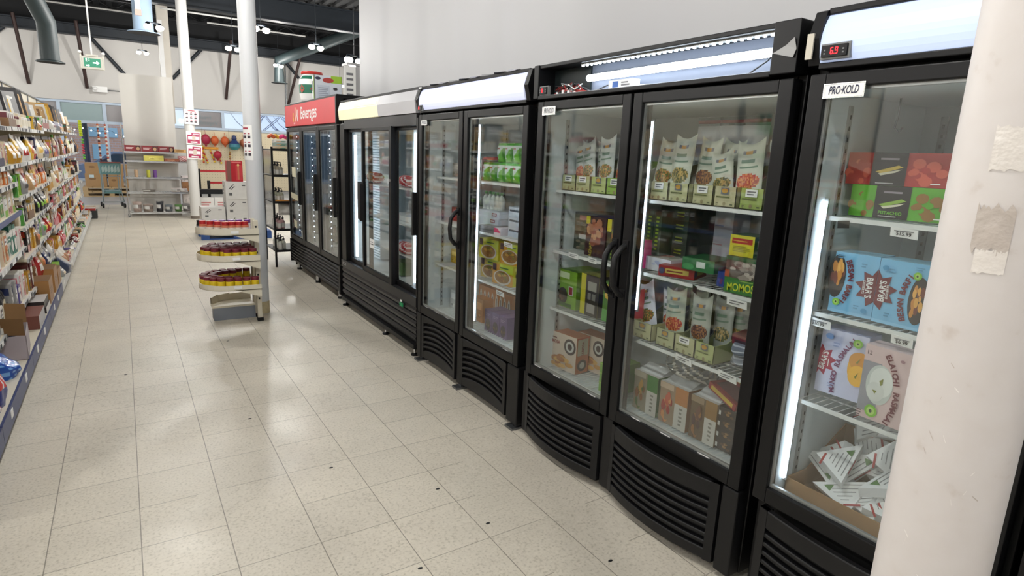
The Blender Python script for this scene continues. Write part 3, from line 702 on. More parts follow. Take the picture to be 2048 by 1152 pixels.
for k in range(3):
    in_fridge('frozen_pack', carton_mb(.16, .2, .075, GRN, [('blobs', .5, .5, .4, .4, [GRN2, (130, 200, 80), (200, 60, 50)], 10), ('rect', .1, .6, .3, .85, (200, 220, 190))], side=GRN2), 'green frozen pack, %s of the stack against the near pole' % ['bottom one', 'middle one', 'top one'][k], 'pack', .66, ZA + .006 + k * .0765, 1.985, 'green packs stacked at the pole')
b = pouch_mb(.15, .11, .05, lambda u, v: CLEAR if v > .6 else pm((90, 160, 60)), .01)
in_fridge('plastic_bag', b, 'crumpled clear bag of green food, on top of the green packs', 'bag', .68, ZA + .237, 2.03)
# second shelf: two blue boxes turned on their ends, lettering reading up and down
BLU, MAR = (126, 190, 228), (108, 26, 44)
def sweet_box(up):
    s = 1 if up else -1
    f = lambda u: u if up else 1 - u
    F = [('rect', 0, 0, 1, .05, (150, 205, 238)), ('ell', f(.9), .45 if up else .6, .2, .36, (46, 40, 44)), ('blobs', f(.88), .45 if up else .6, .17, .3, [(210, 140, 60), (236, 176, 90), (120, 60, 50)], 14)]
    F += [('star', f(.0), .5, .064, 9, MAR, (0., 1.)), ('txt', "BRAR'S", f(.15), .5, .027, WHITE, 90 * s, .8), ('txt', 'DESSERTS', f(.26), .5, .01, WHITE, 90 * s)]
    F += [('arc', 'BESAN BARFI', f(1.68), .44 if up else .56, .152, (203 if up else 23), -5.1, .021, MAR, False)]
    F += [('ell', f(.82), .82 if up else .18, .085, .06, (130, 200, 50)), ('ell', f(.82), .82 if up else .18, .05, .036, (190, 226, 120)), ('ell', f(.82), .82 if up else .18, .02, .018, (30, 60, 30)), ('ell', f(.16), .87 if up else .12, .07, .04, (70, 150, 196)), ('bars', f(.3) - .06, .8, f(.3) + .06, .88, 2, (90, 150, 186)), ('bars', f(.34) - .06, .12, f(.34) + .06, .2, 2, (90, 150, 186)), ('bars', f(.85) - .07, .9, f(.85) + .1, .96, 2, (90, 150, 186))]
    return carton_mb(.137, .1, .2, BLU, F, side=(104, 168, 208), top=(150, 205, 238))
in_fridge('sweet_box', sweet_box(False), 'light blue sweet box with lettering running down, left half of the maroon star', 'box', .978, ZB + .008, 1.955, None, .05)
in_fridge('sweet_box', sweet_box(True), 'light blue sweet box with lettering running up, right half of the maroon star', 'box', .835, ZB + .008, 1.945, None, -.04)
# third shelf
LAV, PNK = (206, 210, 236), (222, 196, 196)
Fm = [('star', .04, .5, .055, 9, (166, 26, 66), (0., 1.)), ('txt', "BRAR'S", .12, .5, .027, WHITE, 80, .8), ('bars', .22, .36, .24, .6, 1, WHITE), ('arc', 'MANGO RASMALAI', 2.15, .22, .265, 187, -3.3, .02, (112, 40, 96), False), ('ell', .9, .5, .25, .26, (238, 176, 50)), ('ell', .88, .62, .22, .14, (216, 150, 60)), ('ell', .88, .4, .2, .16, (248, 190, 60)), ('poly', [(.82, .38), (.9, .46), (.86, .36)], (120, 130, 40)), ('poly', [(.82, .6), (.9, .68), (.85, .58)], (120, 130, 40)), ('ell', .8, .88, .1, .065, (130, 200, 50)), ('ell', .8, .88, .06, .04, (190, 226, 120)), ('ell', .8, .88, .022, .016, (30, 60, 30)), ('ell', .2, .9, .09, .045, (120, 160, 220)), ('bars', .3, .12, .45, .2, 2, (160, 170, 210)), ('bars', .3, .75, .45, .84, 2, (160, 170, 210))]
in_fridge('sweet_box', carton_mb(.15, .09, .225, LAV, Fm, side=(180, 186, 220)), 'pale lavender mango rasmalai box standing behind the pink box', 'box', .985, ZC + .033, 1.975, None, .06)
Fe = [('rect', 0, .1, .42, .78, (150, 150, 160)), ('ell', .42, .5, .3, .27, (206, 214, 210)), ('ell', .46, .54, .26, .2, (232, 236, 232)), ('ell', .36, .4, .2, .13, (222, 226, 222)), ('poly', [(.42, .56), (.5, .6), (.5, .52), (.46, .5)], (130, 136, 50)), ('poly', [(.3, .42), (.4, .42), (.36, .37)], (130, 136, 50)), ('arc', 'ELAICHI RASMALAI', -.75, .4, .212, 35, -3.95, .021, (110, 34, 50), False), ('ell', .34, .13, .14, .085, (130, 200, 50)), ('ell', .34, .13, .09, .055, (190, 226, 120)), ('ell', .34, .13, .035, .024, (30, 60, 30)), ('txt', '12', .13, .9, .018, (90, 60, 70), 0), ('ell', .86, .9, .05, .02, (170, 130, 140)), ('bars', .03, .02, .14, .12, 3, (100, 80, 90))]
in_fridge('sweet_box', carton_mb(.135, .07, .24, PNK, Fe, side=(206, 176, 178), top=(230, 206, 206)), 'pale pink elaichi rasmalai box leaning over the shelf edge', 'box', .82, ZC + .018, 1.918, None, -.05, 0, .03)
# bottom: open carton heaped with triangular white packs
def open_box(w, d, h, t=.004, m=CARD, m2=CARD2, hf=None, flaps=0, base=0.):
    mb = MB(); hf = h if hf is None else hf
    mb.box(-w / 2, w / 2, 0, d, base, base + t, m2)
    mb.box(-w / 2, w / 2, 0, t, base, base + hf, m); mb.box(-w / 2, w / 2, d - t, d, base, base + h, m2)
    for x in (-w / 2, w / 2 - t): mb.prism([(0, base), (d, base), (d, base + h), (d * .35, base + hf), (0, base + hf)], 'x', x, x + t, m)
    if flaps:
        for x, s in ((-w / 2, -1), (w / 2, 1)): mb.poly([(x, t, base + hf), (x, d - t, base + h), (x + s * flaps * .35, d - t, base + h + flaps), (x + s * flaps * .35, t, base + hf + flaps)], m2)
    return mb
ob = open_box(.5, .36, .2, hf=.07); in_fridge('cardboard_box', ob, 'brown open cardboard box holding white triangular packs', 'box', .83, .395 + .002, 1.915)
TRI = []
def tri_pack(red=True):
    mb = MB(); a = .185; h = .036
    P3 = [(-a / 2, 0), (a / 2, 0), (-a * .1, a * .62)]
    mb.prism(P3, 'z', 0, h, WHITE)
    mb.box(-a * .2, a * .16, -.0008, 0, h * .4, h * .7, pm((168, 50, 48)))
    mb.poly([(a * .12, .012, h + .0012), (a * .3, .012, h + .0012), (a * .2, .036, h + .0012)], pm((90, 130, 70))); mb.box(-a * .3, -a * .02, .083, .09, h, h + .001, pm((168, 50, 48)))
    for k in range(5):
        for zz in (-.0008, h): mb.box(-a * (.36 - .06 * k), a * (.26 - .06 * k), .01 + .014 * k, .013 + .014 * k, zz, zz + .0008, pm((150, 150, 150)))
    return mb
rr = random.Random(11); proto = None
words = ['at the front edge', 'by the left cardboard wall', 'lying flat in the middle', 'standing on its point', 'tilted against its neighbour', 'half buried']
spots = [(1.05, 1.97, .03), (.96, 1.96, .03), (.87, 1.97, .03), (.78, 1.96, .03), (.68, 1.98, .03), (1.03, 2.06, .05), (.93, 2.07, .07), (.83, 2.05, .08), (.73, 2.06, .07), (1.0, 2.15, .1), (.9, 2.16, .12), (.8, 2.15, .13), (.7, 2.16, .11), (.95, 2.02, .1), (.85, 2.0, .1), (.76, 2.01, .1), (.88, 2.2, .19), (.79, 2.22, .2), (.97, 2.22, .16), (.82, 2.1, .17)]
for k, (y, x, z) in enumerate(spots):
    rot = tuple((Matrix.Rotation(-PI / 2 + rr.uniform(-.7, .7), 3, 'Z') @ Matrix.Rotation(rr.uniform(.25, 1.15), 3, 'X') @ Matrix.Rotation(rr.uniform(0, 6.28), 3, 'Z')).to_euler()); loc = (x + (.085 if x < 2.0 else .04), y - .02, .43 + z)
    lab = 'white triangular pack in the bottom carton, %s from the front of the heap' % ORD[k + 1]
    if proto is None: proto = solo('triangular_pack', tri_pack(), lab, 'pack', loc, rot, 'white triangular packs in the open carton')
    else: twin(proto, lab, loc, rot)

# ------------------------------------------------ open-lamp cooler, right door
TRAYC, TRAYG = (196, 196, 150), (158, 176, 96)
def tray_mb(w, d, h, main, tagc=False):
    mb = MB(); m = pm(main); t = .003
    mb.box(-w / 2, w / 2, 0, d, 0, t, m); mb.box(-w / 2, w / 2, 0, t, 0, h, m); mb.box(-w / 2, w / 2, d - t, d, 0, h * 2.1, m)
    for x in (-w / 2, w / 2 - t): mb.prism([(0, 0), (d, 0), (d, h * 2.1), (d * .7, h * 1.8), (d * .25, h), (0, h)], 'x', x, x + t, m)
    els = [('bars', .12, .06, .22, .22, 2, (120, 120, 90)), ('ell', .5, .16, .07, .1, (150, 140, 100)), ('bars', .76, .08, .92, .2, 1, (90, 100, 70)), ('bars', .12, .42, .88, .56, 1, (110, 116, 70))]
    els += [('rect', .25, .6, .75, .96, WHITE), ('bars', .32, .66, .68, .9, 2, (100, 104, 110))] if tagc else [('rect', .32, .62, .68, .95, (112, 116, 120)), ('ell', .5, .8, .14, .12, (196, 150, 60))]
    decorate(mb, els, (-w / 2, 0, 0), (1, 0, 0), (0, 0, 1), w, h); return mb
FOODS = [((196, 150, 70), (150, 96, 50), (90, 110, 50)), ((110, 110, 50), (80, 84, 40), (190, 160, 90)), ((200, 90, 60), (170, 60, 50), (220, 150, 90)), ((120, 80, 60), (90, 60, 50), (170, 120, 70))]
def food_paint(body, food, band=(116, 140, 120), seed=0):
    rr = random.Random(seed); cells = {}
    fm = [pm(c) for c in food]; bm, band_m, lg, og = pm(body), pm(band), pm((120, 120, 130)), pm((200, 150, 80))
    def f(u, v):
        if ((u - .5) / .42) ** 2 + ((v - .4) / .13) ** 2 < 1: return fm[rr.randrange(3)]
        if .82 < v < .9 and .28 < u < .72: return og if .4 < u < .6 else lg
        if .6 < v < .65 and .15 < u < .85 or .7 < v < .75 and .22 < u < .75: return band_m
        return bm
    return f
FB = (206, 208, 192)
def food_pouch(Y, z, X, w, h, k, label, tilt=0., rz=0., lean=.12, body=FB, ry=0.):
    mb = pouch_mb(w, h, .035, food_paint(body, FOODS[k % 4], seed=k), .022, lean=lean, seed=k, nx=26, nz=36)
    return in_fridge('food_pouch', mb, label, 'pouch', Y, z, X, 'frozen food pouches in display trays', rz, ry)
for i, (y0, y1, t) in enumerate(((1.897, 1.795, 1), (1.79, 1.686, 0), (1.663, 1.56, 1), (1.555, 1.452, 0), (1.437, 1.335, 1))):
    in_fridge('display_tray', tray_mb(y0 - y1 - .002, .3, .078, [TRAYC, TRAYC, (190, 188, 146), (194, 188, 150), TRAYG][i], t), '%s display tray %s, upper shelf of the sign-less cooler' % (['olive-cream', 'olive-cream', 'tan-green', 'tan-green', 'yellow-green'][i], ['at the left end', 'second from left', 'third from left', 'fourth from left', 'at the right end'][i]), 'tray', (y0 + y1) / 2, 1.393, 1.945)
PL = [(1.895, 2.0, .115, .24, 0, 'left-end pouch of pakora, upper shelf, right glass door'), (1.785, 1.99, .112, .255, 1, 'upright pouch of green bean mix, second from left on the upper shelf'), (1.685, 2.02, .105, .245, 3, 'grey-green pouch, third from left on the upper shelf'), (1.615, 2.06, .105, .24, 3, 'shadowed pouch, fourth from left, half behind the third'), (1.545, 1.99, .105, .2, 1, 'slumped pouch leaning right with brown dish picture'), (1.435, 1.99, .12, .235, 2, 'pouch with red chicken picture at the right on the upper shelf'), (1.355, 2.05, .1, .24, 2, 'pouch at the right end partly behind the red chicken pouch')]
for i, (y, X, w, h, k, l) in enumerate(PL): food_pouch(y, 1.4, X, w, h, k, l, ry=[.08, 0, .05, .1, -.22, -.12, -.1][i])
for i in range(3):
    in_fridge('clear_bag', pouch_mb(.13, .2, .07, lambda u, v: pm((150, 44, 50)) if .9 < v < .96 else (pm((214, 214, 216)) if .45 < v < .8 else CLEAR), .0, seed=i), 'clear bag with red zip top, %s of three behind the pouches' % ['leftmost', 'middle', 'rightmost'][i], 'bag', 1.78 - i * .115, 1.55, 2.15, 'red-topped clear bags')
# shelf below: dark green stack
DG = (38, 62, 52)
gs = [('rect', .14, .35, .42, .62, (190, 200, 196)), ('bars', .6, .5, .92, .72, 1, (150, 170, 60)), ('bars', .6, .25, .92, .45, 1, (150, 170, 60))]
for k in range(4):
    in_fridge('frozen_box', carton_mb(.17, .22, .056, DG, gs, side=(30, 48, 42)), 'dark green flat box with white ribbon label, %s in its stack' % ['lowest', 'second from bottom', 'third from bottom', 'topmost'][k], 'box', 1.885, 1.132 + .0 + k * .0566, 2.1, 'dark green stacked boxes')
for k in range(2):
    in_fridge('frozen_box', carton_mb(.045, .2, .2, (44, 70, 50), [('bars', .3, .1, .7, .9, 9, (150, 180, 50))]), 'dark green box standing upright with lime lettering, %s of the pair' % ['left one', 'right one'][k], 'box', 1.955 - k * .048, 1.137, 2.02, 'upright dark green boxes')
in_fridge('frozen_box', carton_mb(.17, .2, .06, (92, 44, 56), [('rect', .06, .3, .4, .6, (214, 214, 216)), ('poly', [(.05, .3), (.12, .45), (.05, .6)], DKP), ('txt', 'VEGGIE', .75, .66, .017, (190, 150, 70), 0), ('txt', 'FINGERS', .75, .34, .017, (190, 150, 70), 0)]), 'maroon veggie fingers box lying under the dark green stack', 'box', 1.885, 1.071, 2.1)
in_fridge('frozen_box', carton_mb(.03, .2, .13, (226, 60, 140), [('bars', .2, .1, .8, .9, 6, (244, 140, 190))]), 'hot pink box on edge at the left end of the second shelf', 'box', 1.945, 1.073, 1.98)
in_fridge('frozen_box', carton_mb(.15, .2, .06, (226, 230, 240), [('blobs', .45, .5, .3, .35, [(200, 208, 236), (180, 190, 226)], 6), ('rect', .85, 0, 1, .5, (190, 160, 160))], top=(206, 200, 190), T=[('blobs', .5, .4, .4, .3, [(190, 180, 160), (150, 150, 130), (206, 120, 100)], 12)]), 'white flat box beside the hot pink one', 'box', 1.855, 1.073, 1.99)
in_fridge('frozen_box', carton_mb(.16, .15, .046, (156, 30, 36), [('rect', .2, .3, .85, .75, (206, 186, 90)), ('bars', .24, .4, .8, .64, 1, (120, 30, 30)), ('ell', .1, .5, .08, .3, (60, 70, 110))], [('rect', .2, .3, .7, .7, (190, 176, 80)), ('ell', .1, .5, .1, .35, (60, 70, 110))], top=(170, 90, 86)), 'flat red box with yellow lettering strip at the shelf front', 'box', 1.715, 1.073, 1.955, None, .35)
in_fridge('frozen_box', carton_mb(.15, .16, .052, (36, 112, 62), [('rect', .45, .3, .72, .78, (206, 216, 210)), ('ell', .2, .3, .18, .25, (70, 150, 90))], [('rect', .2, .2, .7, .5, (120, 60, 50))], top=(30, 92, 52)), 'flat green box resting on the red box', 'box', 1.6, 1.121, 1.95, None, .12)
Fmo = [('rect', 0, 0, 1, .42, (50, 120, 50)), ('txt', 'MOMOS', .5, .17, .042, (206, 214, 50), 4, .8), ('bars', .45, .34, .95, .4, 1, (140, 190, 80)), ('rect', 0, .42, .14, .62, (170, 76, 40)), ('blobs', .58, .66, .44, .26, [(150, 140, 132), (186, 176, 166), (110, 100, 94)], 34), ('rect', 0, .9, 1, 1, (46, 90, 50))]
in_fridge('frozen_box', carton_mb(.15, .16, .14, (96, 80, 70), Fmo, side=(40, 90, 44)), 'green momos box with dumpling picture at the right end', 'box', 1.378, 1.073, 1.935)
Fy = [('rect', .08, .6, .92, .85, (170, 44, 36)), ('bars', .14, .67, .86, .78, 1, (206, 150, 60)), ('bars', .15, .2, .85, .5, 4, (160, 150, 40))]
in_fridge('frozen_box', carton_mb(.1, .12, .08, (208, 200, 40), Fy, [('txt', '16', .3, .6, .04, WHITE, 0)], side=(34, 92, 52), top=(30, 80, 46)), 'yellow-fronted box marked 16, set on the momos box', 'box', 1.405, 1.2145, 1.95, None, .1)
in_fridge('frozen_box', carton_mb(.06, .16, .06, (48, 70, 150), [('blobs', .5, .5, .4, .4, [(70, 90, 170), (120, 60, 110)], 8)]), 'small blue box between the red box and the momos box', 'box', 1.5, 1.073, 1.99)
for k, (y, h) in enumerate(((1.76, .29), (1.5, .29), (1.4, .28))):
    in_fridge('tall_carton', carton_mb(.13 if k else .12, .12, h, (214, 222, 238), [('bars', .2, .1 + .3 * i, .7, .14 + .3 * i, 1, [(150, 170, 210), (216, 160, 180)][i % 2]) for i in range(3)]), 'tall pale blue-white carton at the back, %s' % ['left of the shelf standards', 'just right of the shelf standards', 'behind the yellow-fronted box'][k], 'carton', y, 1.073, 2.28, 'pale cartons at the back')
# third shelf: trays with pouches
for i, (y0, y1, t) in enumerate(((1.92, 1.81, 0), (1.779, 1.675, 0), (1.671, 1.564, 1), (1.56, 1.464, 0))):
    in_fridge('display_tray', tray_mb(y0 - y1, .3, .078, [TRAYC, (186, 188, 146), (190, 190, 148), (180, 188, 130)][i], t), 'olive-cream display tray on the third shelf, %s' % ['leftmost', 'second from left', 'third from left with tag', 'rightmost'][i], 'tray', (y0 + y1) / 2, .76, 1.94)
PL = [(1.865, 1.99, .11, .24, 0, (222, 224, 238), 'white pouch with yellow ring picture, third shelf left'), (1.78, 2.03, .085, .22, 2, (224, 226, 232), 'narrow white pouch squeezed behind the first tray'), (1.715, 1.985, .115, .235, 2, (186, 192, 172), 'grey-green pouch with red chilli dish, third shelf'), (1.655, 2.05, .1, .24, 1, (186, 192, 172), 'pouch half hidden behind the red chilli dish pouch'), (1.58, 1.985, .105, .235, 3, (176, 180, 168), 'grey-green pouch with dark bowl picture, third shelf'), (1.52, 2.05, .1, .235, 1, (170, 174, 164), 'pouch half hidden behind the dark bowl pouch'), (1.47, 2.09, .1, .235, 0, (166, 168, 158), 'rearmost pouch at the right of the third shelf')]
for i, (y, X, w, h, k, bd, l) in enumerate(PL): food_pouch(y, .767, X, w, h, k, l, ry=[-.34, -.2, -.14, -.1, -.1, -.08, -.08][i], body=bd)
in_fridge('food_pouch', pouch_mb(.08, .2, .03, lambda u, v: pm((226, 96, 96)) if v > .3 else pm((236, 226, 190)), .01), 'pink-red pouch at the left edge of the third shelf', 'pouch', 1.94, .767, 1.99, None, 0, -.1)
in_fridge('flat_pack', carton_mb(.12, .2, .04, (120, 40, 44), [('rect', .1, .2, .9, .5, (60, 40, 44))]), 'dark red flat pack lying at the right of the third shelf', 'pack', 1.385, .85, 2.02, None, 0, 0, .1)
for k in range(2): in_fridge('film_bundle', pouch_mb(.14, .06, .2, lambda u, v: pm((126, 132, 144)) if int(v * 12) % 3 else pm((200, 204, 214)), 0, seed=k), 'grey wrapped bundle under the dark red pack, %s' % ['lower', 'upper'][k], 'bundle', 1.385, .76 + k * .045, 2.07, 'grey wrapped bundles')
# bottom shelf
BR1, BR2 = (170, 146, 112), (186, 120, 62)
def snack_bag(body, panel, food, k):
    rr = random.Random(k); fm = [pm(c) for c in food]; pmn, bm, lt = pm(panel), pm(body), pm((214, 208, 196))
    def f(u, v):
        if u > .56: return (pmn if v > .62 else lt if v < .55 else pmn) if u > .6 else bm
        if ((u - .28) / .28) ** 2 + ((v - .4) / .42) ** 2 < 1: return fm[rr.randrange(3)]
        return bm
    return f
for i, (y, w, bd, pn, fd, l) in enumerate(((1.835, .155, (150, 140, 116), (70, 130, 60), FOODS[0], 'bag with green and white end panel, leftmost on the bottom shelf'), (1.665, .165, (160, 136, 110), (190, 124, 64), FOODS[2], 'bag with orange-brown end panel, second on the bottom shelf'), (1.5, .14, (112, 88, 60), (150, 112, 60), FOODS[3], 'dark brown bag with tan panel, third on the bottom shelf'))):
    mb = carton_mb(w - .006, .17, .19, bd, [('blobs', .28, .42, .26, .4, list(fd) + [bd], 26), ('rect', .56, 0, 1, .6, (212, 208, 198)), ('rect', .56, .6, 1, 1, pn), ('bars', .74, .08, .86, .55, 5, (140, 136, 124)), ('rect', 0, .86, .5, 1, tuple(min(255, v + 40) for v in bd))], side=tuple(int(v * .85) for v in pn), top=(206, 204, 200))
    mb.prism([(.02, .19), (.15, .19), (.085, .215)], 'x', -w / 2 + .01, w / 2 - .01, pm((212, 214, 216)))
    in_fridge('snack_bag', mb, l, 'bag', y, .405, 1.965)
    in_fridge('snack_bag', pouch_mb(w, .2, .15, lambda u, v: pm((206, 212, 220)), .0, seed=i + 5, flat=.3), 'white bag behind the %s' % ['green-panelled bag', 'orange-panelled bag', 'dark brown bag'][i], 'bag', y - .01, .405, 2.23)
in_fridge('plastic_bag', pouch_mb(.28, .09, .2, lambda u, v: CLEAR if math.sin(u * 31 + v * 17) > -.6 else M('cloudy_film', (190, 186, 176), .25), .02, 20, 12, seed=4), 'crumpled clear plastic heap on top of the bottom-shelf bags', 'bag', 1.66, .622, 2.06)
for k in range(4):
    in_fridge('small_box', carton_mb(.1, .16, .046, (52, 40, 38), [('rect', .04, .2, .22, .6, (220, 220, 216)), ('blobs', .66, .5, .3, .4, [(150, 110, 70), (96, 66, 46)], 8)]), 'dark brown small box, %s of the stack at the bottom right' % ['lowest', 'second', 'third', 'top'][k], 'box', 1.395, .406 + k * .0465, 1.975, 'dark brown stacked boxes')
in_fridge('flat_pack', carton_mb(.17, .2, .03, (150, 40, 44), [('rect', .1, .2, .9, .8, (206, 176, 70))], T=[('rect', .1, .1, .9, .5, (96, 50, 60)), ('rect', .1, .6, .9, .85, (206, 176, 70))]), 'flat red and yellow pack tipped on the dark brown boxes', 'pack', 1.44, .615, 1.985, None, -.2, .25)
# ------------------------------------------------ open-lamp cooler, left door
for i, (y0, y1) in enumerate(((2.535, 2.425), (2.42, 2.31), (2.3, 2.19), (2.185, 2.075), (2.07, 1.96))):
    in_fridge('display_tray', tray_mb(y0 - y1, .3, .078, [(182, 186, 138), (188, 190, 142), (178, 190, 120), (150, 186, 84), (190, 188, 150)][i], i != 2), 'yellow-green display tray behind the left glass door, %s' % ['left end', 'second from left', 'third from left', 'fourth from left, brightest green', 'beside the door frame'][i], 'tray', (y0 + y1) / 2, 1.393, 1.945)
for i, (y, X, w, h, k, ry, l) in enumerate(((2.46, 2.02, .1, .23, 2, -.25, 'leaning pouch with red dish picture, left glass door'), (2.38, 2.0, .1, .245, 0, -.22, 'white-edged leaning pouch in the middle of the left door'), (2.31, 2.03, .1, .24, 3, -.16, 'leaning pouch next to the bright green tray'), (2.24, 1.985, .11, .255, 0, -.12, 'tallest pouch behind the left glass door'), (2.15, 2.01, .11, .24, 2, -.06, 'pouch with orange dish close to the door frame'))):
    food_pouch(y, 1.4, X, w, h, k, l, ry=ry, body=(196, 200, 196))
AC = [('blobs', .5, .62, .46, .36, [(170, 112, 84), (146, 84, 66), (196, 150, 110)], 26), ('rect', 0, .8, .2, 1, (206, 196, 50)), ('rect', 0, 0, 1, .3, (60, 34, 40)), ('txt', 'ACHARI', .3, .18, .03, (190, 180, 60), 90, .7)]
in_fridge('frozen_box', carton_mb(.15, .2, .2, (66, 40, 42), AC), 'dark maroon achari box with reddish dish picture', 'box', 2.275, 1.073, 1.975)
in_fridge('frozen_box', carton_mb(.12, .2, .2, (70, 66, 44), [('rect', .0, .7, .25, 1, (206, 196, 50)), ('blobs', .6, .6, .35, .35, [(110, 130, 60), (160, 110, 60)], 16), ('rect', 0, 0, 1, .32, (40, 60, 40)), ('bars', .3, .04, .7, .28, 3, (150, 180, 60))]), 'dark green and yellow box half behind the left door handle', 'box', 2.13, 1.073, 1.975)
for k in range(2): in_fridge('frozen_box', carton_mb(.2, .2, .1, [(54, 62, 50), (112, 110, 92)][k], [('rect', .3, .6, .75, .85, (206, 150, 140) if k else (206, 206, 204)), ('blobs', .5, .3, .4, .3, [(90, 96, 74), (130, 120, 100)], 10)]), '%s box in the pair left of the achari box' % ['dark lower', 'paler upper'][k], 'box', 2.47, 1.073 + k * .101, 2.06)
in_fridge('frozen_box', carton_mb(.155, .2, .205, (124, 168, 50), [('rect', .05, .78, .6, .94, (206, 222, 180)), ('rect', .58, .35, .84, .6, (206, 206, 200)), ('rect', .62, .38, .8, .57, (150, 40, 40)), ('ell', .28, .3, .26, .22, (60, 50, 40)), ('blobs', .28, .3, .2, .16, [(120, 80, 50), (90, 60, 44)], 8), ('rect', .1, .03, .8, .12, (80, 110, 60))], top=(100, 140, 44)), 'lime green box with round dish picture, third shelf, left door', 'box', 2.475, .76, 1.975)
in_fridge('frozen_box', carton_mb(.14, .21, .215, (206, 200, 40), [('rect', .28, 0, 1, 1, (56, 50, 44)), ('rect', .4, .62, .88, .84, (150, 150, 140)), ('rect', .42, .4, .6, .56, (120, 118, 110)), ('rect', .66, .4, .86, .56, (120, 118, 110)), ('rect', .42, .08, .86, .3, (150, 146, 140))], side=(48, 44, 40), top=(150, 150, 60)), 'black and yellow box with white text panels, middle of the third shelf', 'box', 2.29, .76, 1.975)
in_fridge('frozen_box', carton_mb(.13, .2, .205, (90, 130, 56), [('blobs', .4, .72, .4, .26, [(226, 186, 70), (206, 150, 60)], 12), ('rect', 0, 0, 1, .3, (70, 150, 60))]), 'green box with yellow food picture beside the door frame', 'box', 2.125, .76, 1.98)
SF = [('ell', .78, .7, .2, .22, (60, 40, 40)), ('ell', .78, .7, .14, .15, (206, 206, 200)), ('ell', .78, .7, .08, .09, (60, 40, 40)), ('blobs', .46, .22, .44, .2, [(206, 150, 70), (176, 110, 50), (226, 176, 96)], 18), ('rect', 0, 0, .06, 1, (206, 96, 60)), ('bars', .1, .82, .4, .88, 1, (110, 40, 40)), ('txt', 'SAMOSA', .26, .74, .028, (150, 50, 46), 0, .8)]
SR = [('rect', .1, .5, .9, .95, (206, 196, 170)), ('ell', .5, .22, .36, .16, (60, 40, 40)), ('ell', .5, .22, .2, .09, (206, 206, 200)), ('txt', 'SAMOSA', .5, .68, .026, (150, 50, 46), 90, .8), ('rect', 0, .96, 1, 1, (206, 96, 60))]
in_fridge('frozen_box', carton_mb(.225, .1, .205, (214, 196, 178), SF, SR, side=(200, 120, 76)), 'orange-white samosa box in front, bottom shelf of left door', 'box', 2.48, .405, 1.965, None, .12)
in_fridge('frozen_box', carton_mb(.2, .1, .205, (214, 196, 178), SF, SR, side=(200, 120, 76)), 'orange-white samosa box standing behind the front one', 'box', 2.38, .405, 2.09, None, .12)
for k in range(3): in_fridge('small_box', carton_mb(.1, .18, .05, (120, 170, 60), [('ell', .5, .45, .3, .35, (60, 80, 40)), ('rect', 0, .85, 1, 1, (160, 196, 90))]), 'small green box at the bottom right of the left door, %s' % ['lowest', 'middle', 'topmost'][k], 'box', 2.09, .405 + k * .0505, 1.95, 'small green stacked boxes')

# ------------------------------------------------ lit-sign cooler, right door
def green_pouch(k):
    G1, G2, W_, R_ = pm((60, 176, 40)), pm((110, 186, 50)), pm((206, 222, 214)), pm((170, 50, 56))
    def f(u, v):
        if v > .86: return G1
        if .66 < v < .82 and u < .52: return R_ if .7 < v < .78 and .06 < u < .46 else W_
        if u + .35 * math.sin(5 * v) > .72 or v < .2: return G2 if u < .8 else pm((70, 150, 44))
        return W_
    return f
for row in range(2):
    for k in range(5 if row == 0 else 3):
        y = (3.43 - k * .092) if row == 0 else (3.25 - k * .092)
        in_fridge('frozen_pouch', pouch_mb(.09, .118, .05, green_pouch(k), .0, seed=k + 9 * row, flat=.35), 'green-topped white vegetable pouch, %s from left in the %s row' % (ORD[k + 1], ['lower', 'upper'][row]), 'pouch', y, 1.395 + row * .12, 2.01, 'green-topped vegetable pouches')
in_fridge('frozen_pouch', pouch_mb(.07, .13, .05, lambda u, v: pm((206, 60, 56)) if u < .75 else pm((236, 226, 226)), .0), 'red and white pouch at the left end of the green pouches', 'pouch', 3.5, 1.395, 1.985)
in_fridge('frozen_pouch', pouch_mb(.19, .03, .1, lambda u, v: pm((166, 50, 50)) if v > .4 else CLEAR, .0), 'red-edged pouch lying on top of the lower green row', 'pouch', 3.4, 1.516, 2.02)
def bottle_mb(r, h, body, cap, label=None, neck=.38, n=14):
    mb = MB(); mb.lathe([(1e-4, 0), (r, .002), (r, h * .6), (r * .75, h * .72), (r * neck, h * .8), (r * neck, h * .86)], body, n=n); mb.lathe([(r * neck * 1.25, h * .86), (r * neck * 1.25, h), (1e-4, h)], cap, n=n)
    if label: mb.lathe([(r * 1.02, h * .12), (r * 1.02, h * .52)], label, n=n)
    return mb
for k in range(5): in_fridge('sauce_bottle', bottle_mb(.022, .12, pm((206, 212, 206)), pm((60, 130, 50)), pm((226, 228, 226))), 'white bottle with green cap, %s from left on the white cartons' % ORD[k + 1], 'bottle', 3.52 - k * .05, 1.201, 2.06, 'green-capped bottles')
for k in range(3): in_fridge('white_carton', carton_mb(.27, .25, .043, (222, 228, 238), [('rect', [.5, .62, .66][k], .3, [.72, .84, .88][k], .75, (170, 60, 66)), ('rect', [.53, .65, .69][k], .4, [.69, .81, .85][k], .65, (230, 220, 222))], top=(210, 216, 226)), 'white flat carton with small red label, %s of three' % ['lowest', 'middle', 'topmost'][k], 'carton', 3.4 - .01 * k, 1.071 + k * .0435, 2.0, 'white flat cartons')
for k in range(3): in_fridge('white_carton', carton_mb(.12, .2, .06, (196, 206, 222), [('rect', .1, .55, 1, .75, (70, 80, 96))]), 'pale blue-grey carton at the right of the second shelf, %s' % ['lowest', 'middle', 'topmost'][k], 'carton', 3.035, 1.071 + k * .061, 1.975, 'pale blue-grey cartons')
in_fridge('grey_carton', carton_mb(.17, .12, .055, (140, 136, 136), [('rect', 0, .5, 1, .62, (100, 96, 98))]), 'small grey carton in front of the white flat cartons', 'carton', 3.27, 1.071 - .012, 1.93, None, .2)
